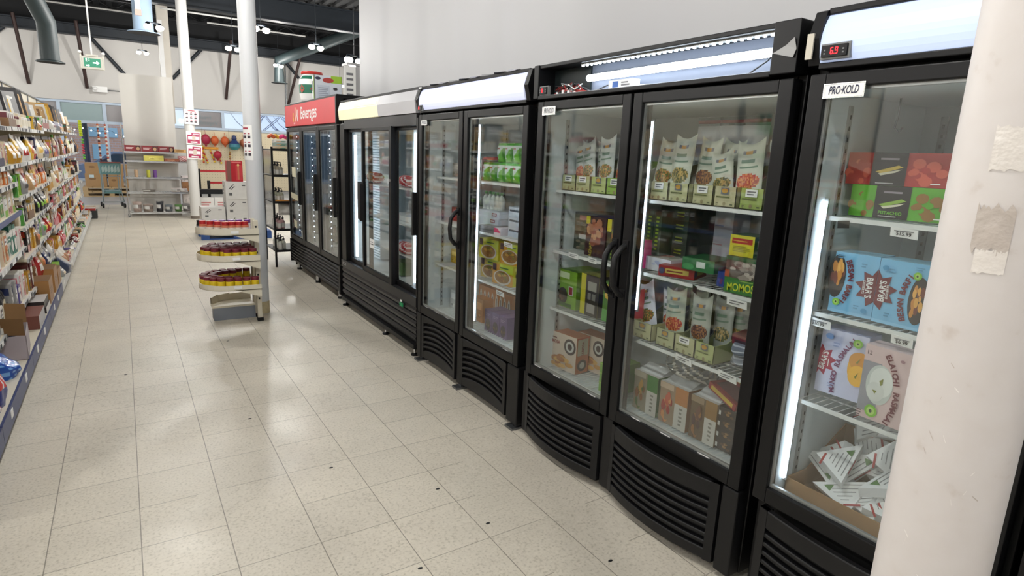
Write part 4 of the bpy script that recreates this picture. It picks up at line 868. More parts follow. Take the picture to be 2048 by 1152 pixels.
in_fridge('grey_carton', carton_mb(.06, .12, .055, (236, 220, 226), [('poly', [(0, .5), (1, .5), (.5, 1), (0, 1)], (226, 70, 120))]), 'small white and pink carton beside the grey one', 'carton', 3.15, 1.071 - .012, 1.93, None, .2)
YB = (206, 200, 40)
def bowl_box(mainc):
    return carton_mb(.2, .11, .13, mainc, [('rect', .35, .6, 1, 1, (190, 206, 50)), ('rect', .02, .66, .2, .98, (70, 44, 46)), ('ell', .5, .36, .42, .36, (206, 200, 190)), ('ell', .5, .38, .36, .3, (150, 110, 60)), ('blobs', .5, .38, .3, .24, [(196, 150, 60), (140, 90, 44), (120, 120, 50)], 16), ('bars', .4, .78, .9, .9, 1, (70, 110, 40))], [('rect', .15, .3, .85, .8, (196, 190, 40)), ('ell', .5, .55, .3, .2, (60, 50, 40))], side=(214, 206, 46))
for k, (y, z, X, c, l) in enumerate(((3.34, .755, 2.0, (190, 160, 70), 'tan-yellow bowl box, lower left of the four'), (3.125, .755, 1.965, (206, 150, 50), 'orange-yellow bowl box, lower right, in front'), (3.34, .887, 1.985, YB, 'yellow-green bowl box, upper left of the four'), (3.1, .887, 2.0, (206, 150, 40), 'orange bowl box, upper right, pushed back'))):
    in_fridge('frozen_box', bowl_box(c), l, 'box', y, z, X, None, .14)
in_fridge('frozen_box', carton_mb(.06, .2, .18, (232, 232, 226), [('rect', 0, .9, 1, 1, (226, 160, 50)), ('ell', .5, .5, .3, .38, (206, 180, 130))]), 'white box on end with orange border, left of the bowl boxes', 'box', 3.51, .757, 1.99)
in_fridge('frozen_box', carton_mb(.45, .2, .19, (206, 132, 62), [e for k in range(8) for e in (('ell', .07 + k * .125, .46, .042, .4, (226, 216, 200)), ('rect', .055 + k * .125, .2, .085 + k * .125, .72, (120, 110, 110)))]), 'wide orange box with a row of upright white ovals', 'box', 3.46, .447, 2.12)
for k in range(3): in_fridge('frozen_box', carton_mb(.092, .16, .15, (112, 86, 130), [('ell', .5, .34, .34, .26, (70, 50, 60)), ('blobs', .5, .34, .24, .18, [(150, 120, 70), (110, 90, 60)], 8), ('bars', .2, .72, .8, .86, 2, (160, 140, 176))], [('rect', .35, .3, 1, .8, (190, 206, 60)), ('rect', .4, .05, 1, .25, (206, 206, 206))], side=(96, 70, 116), top=(126, 100, 146)), 'purple box with round dish picture, %s of three on the bottom shelf' % ['left', 'middle', 'right'][k], 'box', 3.3 - k * .0955, .398, 1.975, 'purple boxes')
in_fridge('frozen_box', carton_mb(.14, .15, .05, (196, 206, 50), [('blobs', .5, .5, .4, .4, [(226, 206, 70), (150, 150, 60)], 8)]), 'small yellow-green box lying below the orange box', 'box', 3.62, .398, 2.1)
# ------------------------------------------------ lit-sign cooler, left door
LS = [(1.39, [((150, 140, 130), .12, .1), ((120, 96, 80), .12, .12), ((170, 150, 130), .14, .1), ((150, 100, 70), .12, .09)], 'upper'), (1.07, [((150, 50, 44), .13, .1), ((160, 60, 44), .13, .09), ((96, 120, 90), .1, .14), ((180, 190, 190), .12, .12)], 'second'),
      (.755, [((206, 170, 50), .14, .1), ((196, 190, 80), .14, .07), ((190, 90, 50), .13, .1), ((206, 130, 60), .12, .12)], 'third'), (.395, [((214, 216, 214), .16, .15), ((206, 210, 210), .16, .12), ((196, 130, 66), .16, .17)], 'bottom')]
CN = {0: 'leftmost', 1: 'second', 2: 'third', 3: 'rightmost'}
for z, items, sn in LS:
    y = 3.97
    for k, (c, w_, h_) in enumerate(items):
        y -= w_ / 2
        in_fridge('chilled_pack', carton_mb(w_, .18, h_, c, [('rect', .1, .55, .9, .85, tuple(min(255, v + 50) for v in c)), ('blobs', .5, .3, .36, .22, [tuple(int(v * .7) for v in c), tuple(min(255, v + 30) for v in c)], 8)]), 'chilled pack on the %s shelf behind the left door of the lit-sign cooler, %s' % (sn, CN[k]), 'pack', y, z + .004, 2.03)
        y -= w_ / 2 + .01
# ------------------------------------------------ sliding-door cooler contents
def red_bag(seed, c=(176, 36, 44)): return pouch_mb(.2, .1, .16, lambda u, v: pm(c) if (u * 7 + v * 5) % 2 < 1.3 else pm((226, 210, 210)), .0, seed=seed, flat=.4)
for k, (y, z, X, l) in enumerate(((5.5, 1.262, 2.0, 'red bag on the top shelf by the bright air duct'), (4.85, 1.262, 2.05, 'red bag on the top shelf behind the middle sliding door'), (4.75, .702, 2.0, 'red bag on the lower shelf behind the middle sliding door'), (4.24, .702, 2.0, 'white-red bag lying on the right-hand lower shelf'), (4.22, .79, 2.02, 'red bag piled on the right-hand lower shelf'), (4.24, .962, 2.05, 'brown-red pack on the right-hand middle shelf'))):
    in_fridge('frozen_bag', red_bag(k, (150, 80, 60) if k == 5 else (176, 36, 44)), l, 'bag', y, z, X)
for k, (y, z) in enumerate(((5.15, 1.262), (5.1, .962), (4.85, .962), (5.1, .702))):
    in_fridge('foam_tray', carton_mb(.22, .2, .05, (226, 228, 230), [('rect', 0, .0, 1, .2, (190, 192, 196))]), 'white foam tray on the %s shelf, middle sliding door%s' % (['top', 'middle', 'middle', 'lower'][k], ['', ', left one', ', right one', ''][k]), 'tray', y, z, 2.02)
b = MB(); b.lathe([(1e-4, 0), (.11, .0), (.13, .14), (.13, .27), (.05, .33), (1e-4, .34)], [M('red_mesh_net', (170, 54, 50), .7, bump=.4, scale=60)] * 5, n=18)
in_fridge('onion_sack', b, 'red mesh sack of onions at the bottom right of the sliding-door cooler', 'sack', 4.25, .48, 2.05)
b = MB(); b.box(-.13, .13, 0, .25, 0, .26, CLEAR); b.box(-.14, .14, -.01, .26, .26, .29, pm((190, 200, 226))); b.box(-.11, .11, .02, .23, .005, .12, pm((110, 150, 80)))
in_fridge('lidded_tub', b, 'large clear tub with pale lid and green contents', 'tub', 4.95, .482, 1.98)
for k in range(2):
    b = MB(); b.lathe([(1e-4, 0), (.055, .0), (.055, .38), (1e-4, .38)], pm([(150, 166, 236), (226, 230, 240)][k]), n=18); in_fridge('film_roll', b, ['blue wrapped roll standing on the upper right shelf', 'white wrapped roll beside the blue one'][k], 'roll', 4.29 - k * .13, 1.262, 1.99)
b = MB(); b.lathe([(.02, -.02), (.09, .0), (.1, .03), (.06, .05), (1e-4, .05)], WHITE, n=20); b.lathe([(1e-4, -.03), (.022, -.025), (.022, 0)], INK, n=12)
solo('cooling_fan', b, 'round white fan above the blue wrapped roll', 'fan', (1.99, 4.22, 1.68), (0, -PI / 2, 0))
# ------------------------------------------------ beverage cooler contents
rr = random.Random(5)
for zi, z in enumerate((1.455, 1.155, .825, .475)):
    for dr in range(3):
        for k in range(3):
            y = 8.17 - (.22 + dr * .722 + k * .15); c = [(46, 40, 38), (70, 60, 50), (60, 84, 60), (110, 70, 44), (40, 44, 60)][rr.randrange(5)]
            in_fridge('drink_bottle', bottle_mb(.036, .2, pm(c, .15), pm([(30, 30, 30), (200, 200, 196), (150, 40, 40)][rr.randrange(3)]), pm([(90, 84, 70), (150, 140, 120)][rr.randrange(2)])), 'drink bottle on the %s shelf behind the %s beverage door, %s from left' % (['top', 'second', 'third', 'bottom'][zi], ['left', 'middle', 'right'][dr], ORD[k + 1]), 'bottle', y, z, 2.06, 'drink bottles')
# things standing on the beverage cooler
b = MB(); G = pm((30, 110, 84)); TER = pm((176, 80, 60))
b.lathe([(1e-4, 0), (.11, 0), (.13, .03), (.145, .1), (.15, .2), (.14, .26), (.11, .3), (.105, .32)], [WHITE, WHITE, WHITE, G, WHITE, G, WHITE], n=28)
b.lathe([(.12, .32), (.125, .335), (.12, .35), (1e-4, .352)], pm((196, 54, 46)), n=28)
for a in (-2.2, -1.2): 
    b.add([(.151 * math.cos(a + dx), .151 * math.sin(a + dx), .15 + dz) for dx, dz in ((-.28, 0), (0, -.05), (.28, 0), (0, .05))], [(0, 1, 2, 3)], TER)
solo('food_tub', b, 'big white and green tub with red lid on the beverage cooler', 'tub', (1.96, 7.5, 2.082), (0, 0, -.5))
b = carton_mb(.3, .22, .27, (206, 212, 220), [('rect', .0, .82, 1, 1, (206, 212, 220)), ('ell', .14, .88, .1, .06, NAVY), ('rect', .6, .72, 1, 1, (150, 190, 40)), ('ell', .5, .82, .2, .1, (170, 50, 40)), ('rect', .1, .05, .55, .62, (190, 198, 210)), ('bars', .14, .1, .5, .55, 6, (150, 156, 170)), ('ell', .75, .5, .08, .06, DKP), ('ell', .75, .24, .08, .06, (150, 80, 60)), ('rect', 0, 0, .02, 1, DKP), ('rect', .98, 0, 1, 1, DKP)], L=[('rect', .2, .3, .6, .8, (60, 56, 52)), ('rect', .25, .1, .5, .4, WHITE), ('rect', .75, 0, 1, 1, (150, 190, 40))], top=(40, 44, 44))
solo('appliance_box', b, 'white and lime cookware box beside the big tub on the beverage cooler', 'box', (2.0, 6.98, 2.082), (0, 0, -.15))
# ---------------------------------------------------------------- left shelving run
SX = -.70          # front of the upper shelves
BX = -.605          # front of the base
BACK = -1.16
RAILW = M('white_price_rail', (196, 198, 198), .4)
BLUEK = M('blue_kick_plate', (46, 58, 104), .45, noise=.12)
BLUER = M('blue_price_rail', (74, 86, 136), .4)
TAGB = M('dark_price_tag', (40, 46, 56), .6)
NEARZ = (.335, .7, .985, 1.205, 1.34, 1.62)
MIDZ = (.31, .59, .84, 1.08, 1.34, 1.625)
FARZ = (.25, .515, .765, .965, 1.32, 1.655)
BAYS = []
def make_bay(k, y0):
    y1 = y0 + 1.215; zs = NEARZ if k <= 1 else (MIDZ if k <= 3 else FARZ); rr = random.Random(40 + k)
    r = thing('shelving_bay', ('cream metal shelving bay, %s from the camera along the left side' % ORD[k + 1]) if k >= 0 else 'cream metal shelving bay just out of the picture on the left', 'shelving', (0, y0, 0), 0, 'shelving bays of the left aisle')
    b = MB(); b.box(BACK - .02, BACK, 0, 1.215, .12, 2.2, CREAM); b.box(BACK, BACK + .012, 0, .02, .12, 2.2, STEEL); b.box(BACK, BACK + .012, 1.195, 1.215, .12, 2.2, STEEL)
    b.box(BACK, BACK + .02, 0, 1.215, 2.185, 2.2, STEEL); b.build('back_panel', r)
    b = MB(); b.box(BACK, BX - .013, 0, 1.215, .135, .15, CREAM)
    for q in range(5): b.box(BACK + .1 * q + .05, BACK + .1 * q + .056, 0, 1.215, .15, .1505, STEEL)
    b.build('base_shelf', r)
    b = MB(); b.box(BX - .012, BX, 0, 1.215, .05, .15, BLUEK if k <= 2 else RAILW); b.box(BX - .05, BX - .02, 0, 1.215, 0, .05, DEEP)
    for q in range(2):
        yy = .25 + q * .5 + rr.uniform(-.1, .1); b.box(BX, BX + .003, yy, yy + .06, .09, .135, WHITE)
    b.build('kick_plate', r)
    for z in zs:
        s = MB(); s.box(BACK, SX - .012, .005, 1.21, z - .02, z, CREAM)
        for yy in (.008, 1.2): s.prism([(BACK, z - .02), (BACK, z - .09), (BACK + .06, z - .075), (SX - .1, z - .02)], 'y', yy, yy + .006, CREAM)
        so = s.build('shelf', r)
        p = MB(); blue = k <= 1 and abs(z - .985) < .01
        p.box(SX - .012, SX, .004, 1.211, z - .03, z + .002, BLUER if blue else RAILW)
        yy = .01
        while yy < 1.18 and not blue:
            w_ = rr.choice((.03, .035, .05, .06)); 
            if rr.random() < .75: p.box(SX, SX + .0015, yy, yy + w_, z - .028, z - .001, TAGB if rr.random() < .5 else WHITE)
            yy += w_ + rr.uniform(.004, .03)
        p.build('price_rail', so)
    BAYS.append((k, y0, zs))
for k in range(-1, 9): make_bay(k, 3.61 + 1.22 * k)

PAL = {'cream': (222, 208, 180), 'orange': (206, 120, 60), 'red': (170, 50, 48), 'white': (226, 224, 218), 'green': (76, 150, 60), 'lime': (130, 180, 50), 'teal': (50, 120, 104), 'yellow': (222, 180, 60), 'mustard': (190, 140, 40), 'brown': (124, 90, 58),
       'black': (36, 34, 36), 'navy': (40, 50, 90), 'purple': (84, 74, 140), 'pink': (206, 120, 130), 'tan': (190, 156, 110), 'grey': (150, 150, 150), 'maroon': (96, 34, 44)}
NM = list(PAL)
PCACHE = {}
def prod(kind, c1, c2, w, d, h):
    key = (kind, c1, c2, round(w, 2), round(h, 2))
    if key in PCACHE: return PCACHE[key]
    a, b_ = PAL[c1], PAL[c2]
    if kind == 'carton':
        st = (hash(c1 + c2) if False else NM.index(c1) * 3 + NM.index(c2)) % 3
        F = [[('rect', 0, .62, 1, .86, b_), ('bars', .15, .68, .85, .8, 1, WHITE), ('ell', .5, .32, .34, .22, b_), ('bars', .3, .06, .7, .1, 1, INK)],
             [('rect', .1, .1, .9, .9, b_), ('rect', .2, .6, .8, .8, WHITE), ('bars', .26, .65, .74, .75, 1, INK), ('blobs', .5, .34, .3, .2, [a, (206, 160, 90)], 7)],
             [('rect', 0, 0, 1, .3, b_), ('ell', .5, .55, .3, .2, WHITE), ('bars', .3, .5, .7, .6, 1, INK), ('bars', .12, .86, .88, .94, 1, b_)]][st]
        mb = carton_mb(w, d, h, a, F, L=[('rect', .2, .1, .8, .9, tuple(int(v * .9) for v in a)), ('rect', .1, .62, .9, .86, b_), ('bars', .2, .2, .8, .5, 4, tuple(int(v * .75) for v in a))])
    elif kind == 'pouch':
        am, bm, wm = pm(a, .3), pm(b_, .3), pm((226, 222, 210), .3)
        mb = sack_mb(w, h, min(d, .06), lambda u, v: bm if .55 < v < .8 else (wm if ((u - .5) / .3) ** 2 + ((v - .3) / .2) ** 2 < 1 else am), len(PCACHE), 12, 14)
    elif kind == 'bag':
        am, bm, wm = pm(a, .35), pm(b_, .35), M('cloudy_film', (190, 186, 176), .25)
        mb = sack_mb(w, h, min(d, .11), lambda u, v: wm if v > .82 else (bm if .22 < v < .52 and .15 < u < .85 else (pm(PAL['white']) if .6 < v < .68 and .2 < u < .8 else am)), len(PCACHE))
    elif kind == 'jar':
        mb = MB(); r = w / 2; n = 14
        mb.lathe([(1e-4, 0), (r, .003), (r, h * .2), (r, h * .62), (r, h * .75), (r * .8, h * .82)], [pm(a, .2), pm(a, .2), pm((224, 218, 200)), pm(a, .2), pm(a, .2)], n=n)
        mb.lathe([(r * .86, h * .82), (r * .86, h), (1e-4, h)], pm(b_), n=n)
    elif kind == 'bottle':
        mb = bottle_mb(w / 2, h, pm(a, .15), pm(b_), pm((214, 206, 180)), .36, 12)
    elif kind == 'tray':
        mb = open_box(w, d, h, .004, pm(a), CARD2, h * .5)
        for q in range(4): mb.box(-w / 2 + .008 + q * (w - .016) / 4, -w / 2 + .004 + (q + 1) * (w - .016) / 4, .01, d - .01, .006, h * (.8 + .1 * (q % 2)), pm(PAL[[c2, 'white'][q % 2]]))
    PCACHE[key] = mb; return mb
MESHES = {}
def on_shelf(kind, c1, c2, w, d, h, label, y, x, z, group, jit=0., lean=0.):
    key = (kind, c1, c2, round(w, 2), round(h, 2)); nm = {'carton': 'grocery_carton', 'pouch': 'food_pouch', 'bag': 'grocery_bag', 'jar': 'food_jar', 'bottle': 'sauce_bottle', 'tray': 'open_tray'}[kind]
    if key in MESHES:
        o = MESHES[key].copy(); C.objects.link(o)
    else:
        o = prod(kind, c1, c2, w, d, h).build(nm); MESHES[key] = o
    o.location = (x, y, z); o.rotation_euler = (lean, 0, PI / 2 + jit); tag(o, label, kind if kind != 'tray' else 'tray', group)
    return o
SHN = ['base shelf', 'second shelf up', 'third shelf up', 'fourth shelf up', 'fifth shelf up', 'sixth shelf up', 'top shelf']
KIND_TXT = {'carton': '%s carton with %s print', 'pouch': '%s pouch with %s band', 'bag': '%s bag with %s label', 'jar': '%s jar with %s lid', 'bottle': '%s bottle with %s cap', 'tray': '%s open tray of %s packs'}
THEME = {  # what the photo shows, bay by bay and shelf by shelf: (kind, colour, second colour, facings)
    (1, 1): [('bottle', 'black', 'yellow', 5), ('carton', 'grey', 'navy', 2), ('carton', 'purple', 'white', 2), ('carton', 'white', 'pink', 2)],
    (1, 2): [('carton', 'pink', 'white', 2), ('carton', 'cream', 'orange', 3), ('carton', 'white', 'teal', 2), ('carton', 'teal', 'white', 2), ('carton', 'white', 'pink', 3), ('carton', 'cream', 'orange', 1)],
    (1, 3): [('carton', 'cream', 'orange', 3), ('carton', 'cream', 'green', 3), ('carton', 'white', 'lime', 2), ('carton', 'cream', 'red', 2), ('carton', 'cream', 'lime', 2)],
    (1, 4): [('carton', 'cream', 'lime', 3), ('carton', 'cream', 'orange', 4), ('carton', 'orange', 'cream', 3)],
    (1, 5): [('carton', 'navy', 'white', 2), ('carton', 'white', 'red', 4), ('tray', 'navy', 'pink', 1)],
    (1, 6): [('jar', 'black', 'red', 3), ('jar', 'maroon', 'red', 3), ('bottle', 'red', 'black', 3)],
    (2, 1): [('carton', 'mustard', 'black', 1), ('carton', 'maroon', 'white', 2), ('carton', 'cream', 'black', 1), ('pouch', 'brown', 'red', 2), ('bag', 'red', 'white', 1)],
    (2, 2): [('carton', 'white', 'pink', 1), ('jar', 'red', 'yellow', 2), ('carton', 'black', 'red', 2), ('carton', 'mustard', 'yellow', 2), ('bag', 'brown', 'orange', 1)],
    (2, 3): [('pouch', 'cream', 'orange', 1), ('carton', 'green', 'white', 1), ('jar', 'maroon', 'cream', 2), ('carton', 'black', 'white', 2), ('tray', 'brown', 'mustard', 1)],
    (2, 4): [('carton', 'green', 'lime', 1), ('carton', 'grey', 'white', 1), ('jar', 'brown', 'black', 1), ('carton', 'lime', 'black', 1), ('bag', 'grey', 'black', 1), ('pouch', 'orange', 'red', 2)],
    (2, 5): [('bag', 'mustard', 'white', 2), ('bag', 'yellow', 'brown', 1), ('bag', 'white', 'red', 2), ('tray', 'white', 'yellow', 1)],
    (2, 6): [('tray', 'brown', 'maroon', 2), ('jar', 'maroon', 'cream', 4), ('jar', 'cream', 'white', 3)],
    (3, 5): [('bag', 'yellow', 'orange', 1), ('bag', 'red', 'white', 1), ('carton', 'navy', 'white', 2), ('bag', 'cream', 'yellow', 2)],
    (3, 6): [('jar', 'white', 'cream', 3), ('jar', 'grey', 'green', 3), ('carton', 'yellow', 'black', 1), ('carton', 'black', 'mustard', 3)],
    (3, 4): [('pouch', 'orange', 'yellow', 3), ('pouch', 'mustard', 'red', 2), ('pouch', 'orange', 'maroon', 3)],
    (3, 2): [('carton', 'lime', 'green', 2), ('bag', 'grey', 'green', 1), ('bag', 'red', 'yellow', 2), ('tray', 'brown', 'lime', 1)],
    (3, 1): [('bag', 'navy', 'white', 1), ('bag', 'grey', 'navy', 2), ('bag', 'white', 'grey', 1)],
    (4, 1): [('carton', 'mustard', 'yellow', 3), ('tray', 'mustard', 'brown', 1), ('bag', 'red', 'pink', 2)],
}
SIZE = {'carton': (.075, .11, .12), 'pouch': (.12, .06, .2), 'bag': (.16, .14, .17), 'jar': (.075, .075, .12), 'bottle': (.065, .065, .24), 'tray': (.24, .2, .11)}
for (k, y0, zs) in BAYS:
    levels = (.151,) + tuple(z + .001 for z in zs)
    for li, z in enumerate(levels):
        if li == 0 and k in (0, 1, 2): continue
        if k == -1 and li in (0, 1): continue
        nxt = levels[li + 1] if li + 1 < len(levels) else z + .42
        clear = nxt - z - .05 if li + 1 < 7 else .4
        rr = random.Random(100 * k + li + 900); th = list(THEME.get((k, li), [])); far = k >= 4
        y = y0 + .03; cnt = {}
        while True:
            if th: kind, c1, c2, n = th.pop(0)
            else:
                kind = rr.choice(['carton', 'carton', 'pouch', 'bag', 'jar', 'tray', 'pouch', 'carton'] if clear < .22 else ['carton', 'pouch', 'bag', 'bottle', 'jar', 'pouch', 'tray', 'carton'])
                c1 = rr.choice(['cream', 'white', 'brown', 'brown', 'tan', 'tan', 'cream', 'orange', 'mustard', 'red', 'green', 'black', 'black', 'pink', 'grey', 'grey', 'maroon', 'white']); c2 = rr.choice([c for c in NM if c != c1]); n = rr.randint(1, 3 if not far else 2)
            w, d, h = SIZE[kind]; s = rr.choice((1, 1.15)) * (1.25 if far else 1); h = min(h * rr.choice((1, 1.25, 1.5)) * (1.15 if kind == 'carton' else 1), clear * rr.choice((1, 1, .9)))
            if li == 6 and k >= 2: h = min(h, .13)
            if kind != 'bottle': w *= s
            if h < .06: h = clear * .95
            w = round(w, 2); h = round(h, 2); done = False
            for q in range(n):
                if y + w > y0 + 1.2: done = True; break
                t = KIND_TXT[kind] % (c1, c2); i = cnt[t] = cnt.get(t, 0) + 1
                lab = '%s, %s such along %s, %s' % (t, ORD[i], SHN[li], ORD[k + 1] + ' shelving bay' if k >= 0 else 'out-of-view nearest bay')
                x = (SX if li else BX) - .014 - rr.random() * .025 - (.02 if kind in ('jar', 'bottle') else 0) - (w / 2 if kind in ('jar', 'bottle') else 0) - (.03 if kind in ('pouch', 'bag') else 0)
                on_shelf(kind, c1, c2, w, d, h, lab, y + w / 2, x, z, '%s shelf goods' % SHN[li], rr.uniform(-.07, .07))
                y += w + .004
            if done or y > y0 + 1.12: break
            y += rr.choice((.004, .01, .03))
# trays and panels standing on the top shelf
TR = [(6.2, .2, .28, 'tan', 'black'), (6.55, .24, .3, 'black', 'grey'), (6.85, .22, .3, 'grey', 'white'), (7.15, .2, .3, 'white', 'yellow'), (7.5, .26, .4, 'black', 'grey'), (7.85, .26, .4, 'black', 'tan'), (8.3, .24, .3, 'grey', 'tan'), (8.9, .24, .3, 'tan', 'white'), (9.5, .24, .28, 'tan', 'brown'), (10.1, .24, .34, 'white', 'tan'), (10.6, .26, .38, 'mustard', 'yellow'), (11.05, .26, .38, 'black', 'mustard'), (11.5, .26, .38, 'black', 'brown'), (11.95, .26, .38, 'black', 'mustard'), (12.4, .26, .38, 'black', 'brown'), (12.9, .28, .36, 'white', 'tan'), (13.5, .3, .3, 'cream', 'tan')]
for i, (y, w, h, c1, c2) in enumerate(TR):
    mb = carton_mb(w, .05, h, PAL[c1], [('rect', .1, .1, .9, .9, PAL[c2]), ('bars', .2, .6, .8, .8, 2, WHITE)], L=[('rect', .2, .05, .8, .95, PAL[c2])])
    solo('flat_tray', mb, '%s tray leaning upright behind the top shelf goods, %s from the near end' % (c1 + ' and ' + c2, ORD[i + 1]), 'tray', (SX - .16, y, 1.627 if y < 8.4 else 1.657), (-.3, 0, PI / 2 - 1.0), 'upright trays on the top shelf')
# base shelf of the near bays: loose stock
def base_item(name, mb, label, cat, y, x, z=.151, rz=0., rx=0., ry=0.): return solo(name, mb, label, cat, (x, y, z), (rx, ry, PI / 2 + rz))
RBL = (40, 54, 130)
def blue_pack(u, v):
    if .35 < v < .6: return pm((206, 60, 60)) if int(u * 10) % 3 else pm((226, 226, 230))
    return pm(RBL, .3)
base_item('snack_bag', sack_mb(.2, .3, .14, blue_pack, 2), 'blue bag with red and white stripes standing at the near end of the base shelf', 'bag', 3.92, -.69)
base_item('snack_bag', pouch_mb(.3, .13, .16, blue_pack, .0, flat=.35, seed=3), 'blue striped bag lying on the base shelf edge below the standing one', 'bag', 3.72, -.70, .151)
b = sack_mb(.24, .15, .2, lambda u, v: pm((30, 80, 170), .15) if (u * 9 + v * 4) % 1.6 < 1.2 else pm((120, 170, 226), .15), 8)
base_item('plastic_pack', b, 'bright blue shiny plastic pack on the base shelf', 'pack', 4.42, -.72)
base_item('cloth_bag', pouch_mb(.3, .1, .26, lambda u, v: pm((176, 40, 66)), .0, seed=2, flat=.4), 'crumpled crimson bag behind the blue plastic pack', 'bag', 4.66, -.88)
base_item('snack_bag', pouch_mb(.2, .1, .2, lambda u, v: pm((206, 90, 50)) if u < .5 else pm((226, 200, 190)), .0, seed=6, flat=.4), 'orange and white bag at the back beside the crimson bag', 'bag', 4.4, -.97)
base_item('cardboard_box', open_box(.36, .3, .2, m=M('lavender_grey_card', (176, 166, 170), .7), m2=CARD2, hf=.16, flaps=.12), 'pale grey open box with flaps on the base shelf', 'box', 4.9, -.625, .151, .08)
base_item('plastic_bag', pouch_mb(.26, .2, .2, lambda u, v: pm((44, 48, 56), .3), .0, seed=12, flat=.4), 'black plastic bag stuffed in the pale grey open box', 'bag', 4.92, -.78, .17)
b = carton_mb(.36, .34, .1, (170, 170, 172), T=[('poly', [(.3, .4), (.6, .55), (.56, .45), (.34, .36)], (60, 60, 62))], side=(120, 70, 60)); base_item('flat_box', b, 'grey flat box with dark streak on its lid, base shelf', 'box', 5.66, -.62)
base_item('flat_box', carton_mb(.3, .34, .05, (206, 204, 200), side=(40, 36, 36)), 'white-topped flat box lying behind the grey flat box', 'box', 6.12, -.62, .151, 0)
base_item('flat_box', carton_mb(.3, .34, .05, (50, 46, 46), top=(196, 192, 190)), 'dark-sided flat box stacked on the white-topped one', 'box', 6.12, -.63, .202)
for i, (y, w, h, l) in enumerate(((6.48, .3, .2, 'brown carton with printed lines facing the aisle, base shelf'), (6.95, .3, .22, 'brown carton behind the one with printed lines'), (7.3, .26, .15, 'shorter brown carton on the base shelf, farthest of three'))):
    base_item('cardboard_box', carton_mb(w, .3, h, (156, 112, 66), [('bars', .2, .35, .75, .65, 3, (116, 80, 46))], L=[('bars', .2, .35, .75, .65, 3, (116, 80, 46))], side=(164, 120, 70), top=(120, 88, 54)), l, 'carton', y, -.62)
base_item('grocery_bag', sack_mb(.3, .2, .22, lambda u, v: pm((60, 70, 96), .3) if u + .3 * v < .5 else M('cloudy_film', (190, 186, 176), .25), 9), 'navy and clear bag slumped over the base shelf edge', 'bag', 7.85, -.66)
base_item('grocery_carton', carton_mb(.2, .2, .15, PAL['lime'], [('rect', .1, .1, .9, .5, PAL['green'])]), 'lime carton between the brown cartons and the slumped bag', 'carton', 7.56, -.64, .151)
for i in range(3): base_item('grocery_bag', sack_mb(.2, .2, .14, lambda u, v: pm((170, 120, 80)) if v < .6 else pm((206, 200, 190)), i), 'tan bag on the far part of the base shelf, %s of three' % ['first', 'second', 'third'][i], 'bag', 8.1 + i * .2, -.69)
b = MB(); b.prism([(-.16, 0), (.16, 0), (.2, .16), (-.2, .16)], 'y', 0, .26, M('dark_grey_crate', (58, 60, 62), .5))
for q in range(5): b.box(-.15 + q * .06, -.1 + q * .06, .02, .24, .16, .2 + .02 * (q % 2), pm([PAL['red'], PAL['white'], PAL['brown'], PAL['tan'], PAL['pink']][q]))
solo('crate', b, 'dark grey crate of packets on the floor by the far end of the shelving', 'crate', (-.52, 14.85, .0), (0, 0, PI / 2))
# ---------------------------------------------------------------- round poles
POLEM = M('white_gloss_paint', (214, 213, 210), .4, noise=.03, scale=3)
def peel_paint():
    m = bpy.data.materials.new('scuffed_white_paint'); m.use_nodes = True; t = m.node_tree; p = t.nodes['Principled BSDF']; N = t.nodes.new; L = t.links.new
    tc = N('ShaderNodeTexCoord'); n = N('ShaderNodeTexNoise'); n.inputs['Scale'].default_value = 26; n.inputs['Detail'].default_value = 6; L(tc.outputs['Object'], n.inputs['Vector'])
    n2 = N('ShaderNodeTexNoise'); n2.inputs['Scale'].default_value = 5; n2.inputs['Detail'].default_value = 5; L(tc.outputs['Object'], n2.inputs['Vector'])
    r = N('ShaderNodeValToRGB'); e = r.color_ramp.elements; e[0].position = .24; e[0].color = (*lin((200, 191, 185)), 1); e[1].position = .38; e[1].color = (*lin((212, 206, 203)), 1); e.new(.8).color = (*lin((216, 211, 209)), 1); L(n.outputs['Fac'], r.inputs['Fac'])
    s = N('ShaderNodeMapRange'); s.inputs['To Min'].default_value = .96; s.inputs['To Max'].default_value = 1.03; L(n2.outputs['Fac'], s.inputs['Value'])
    v = N('ShaderNodeVectorMath'); v.operation = 'SCALE'; L(r.outputs['Color'], v.inputs[0]); L(s.outputs['Result'], v.inputs['Scale']); L(v.outputs[0], p.inputs['Base Color'])
    p.inputs['Roughness'].default_value = .5
    b = N('ShaderNodeBump'); b.inputs['Strength'].default_value = .12; b.inputs['Distance'].default_value = .004; L(n2.outputs['Fac'], b.inputs['Height']); L(b.outputs['Normal'], p.inputs['Normal'])
    return m
NPX, NPY, NPR = 1.052, .334, .0752
r = thing('round_pole', 'scuffed white round pole close to the camera with torn tape on it', 'pole', (NPX, NPY, 0))
b = MB(); b.lathe([(NPR, 0), (NPR, 5.3)], peel_paint(), n=64); b.lathe([(NPR + .02, 0), (NPR + .02, .03), (NPR, .04)], M('grey_base_collar', (120, 110, 100), .7), n=40); b.build('shaft', r)
TAPE = M('clear_packing_tape', (226, 220, 214), .25, noise=.05, scale=30, bump=.4); TAPE2 = M('old_tape_residue', (190, 180, 172), .4, noise=.15, scale=40, bump=.4)
def on_pole(a0, a1, z0, z1, mat, nm, seed, lab, rag=.006):
    rr = random.Random(seed); b = MB(); n = 14; R = NPR + .0012; vs = []
    for i in range(n + 1):
        a = math.radians(a0 + (a1 - a0) * i / n)
        for z in (z0 + rr.uniform(-rag, rag), z1 + rr.uniform(-rag, rag)):
            vs += [(R * math.cos(a), R * math.sin(a), z)]
    b.add(vs, [(2 * i, 2 * i + 1, 2 * i + 3, 2 * i + 2) for i in range(n)][:], mat, True); o = b.build(nm, r); o['label'] = lab
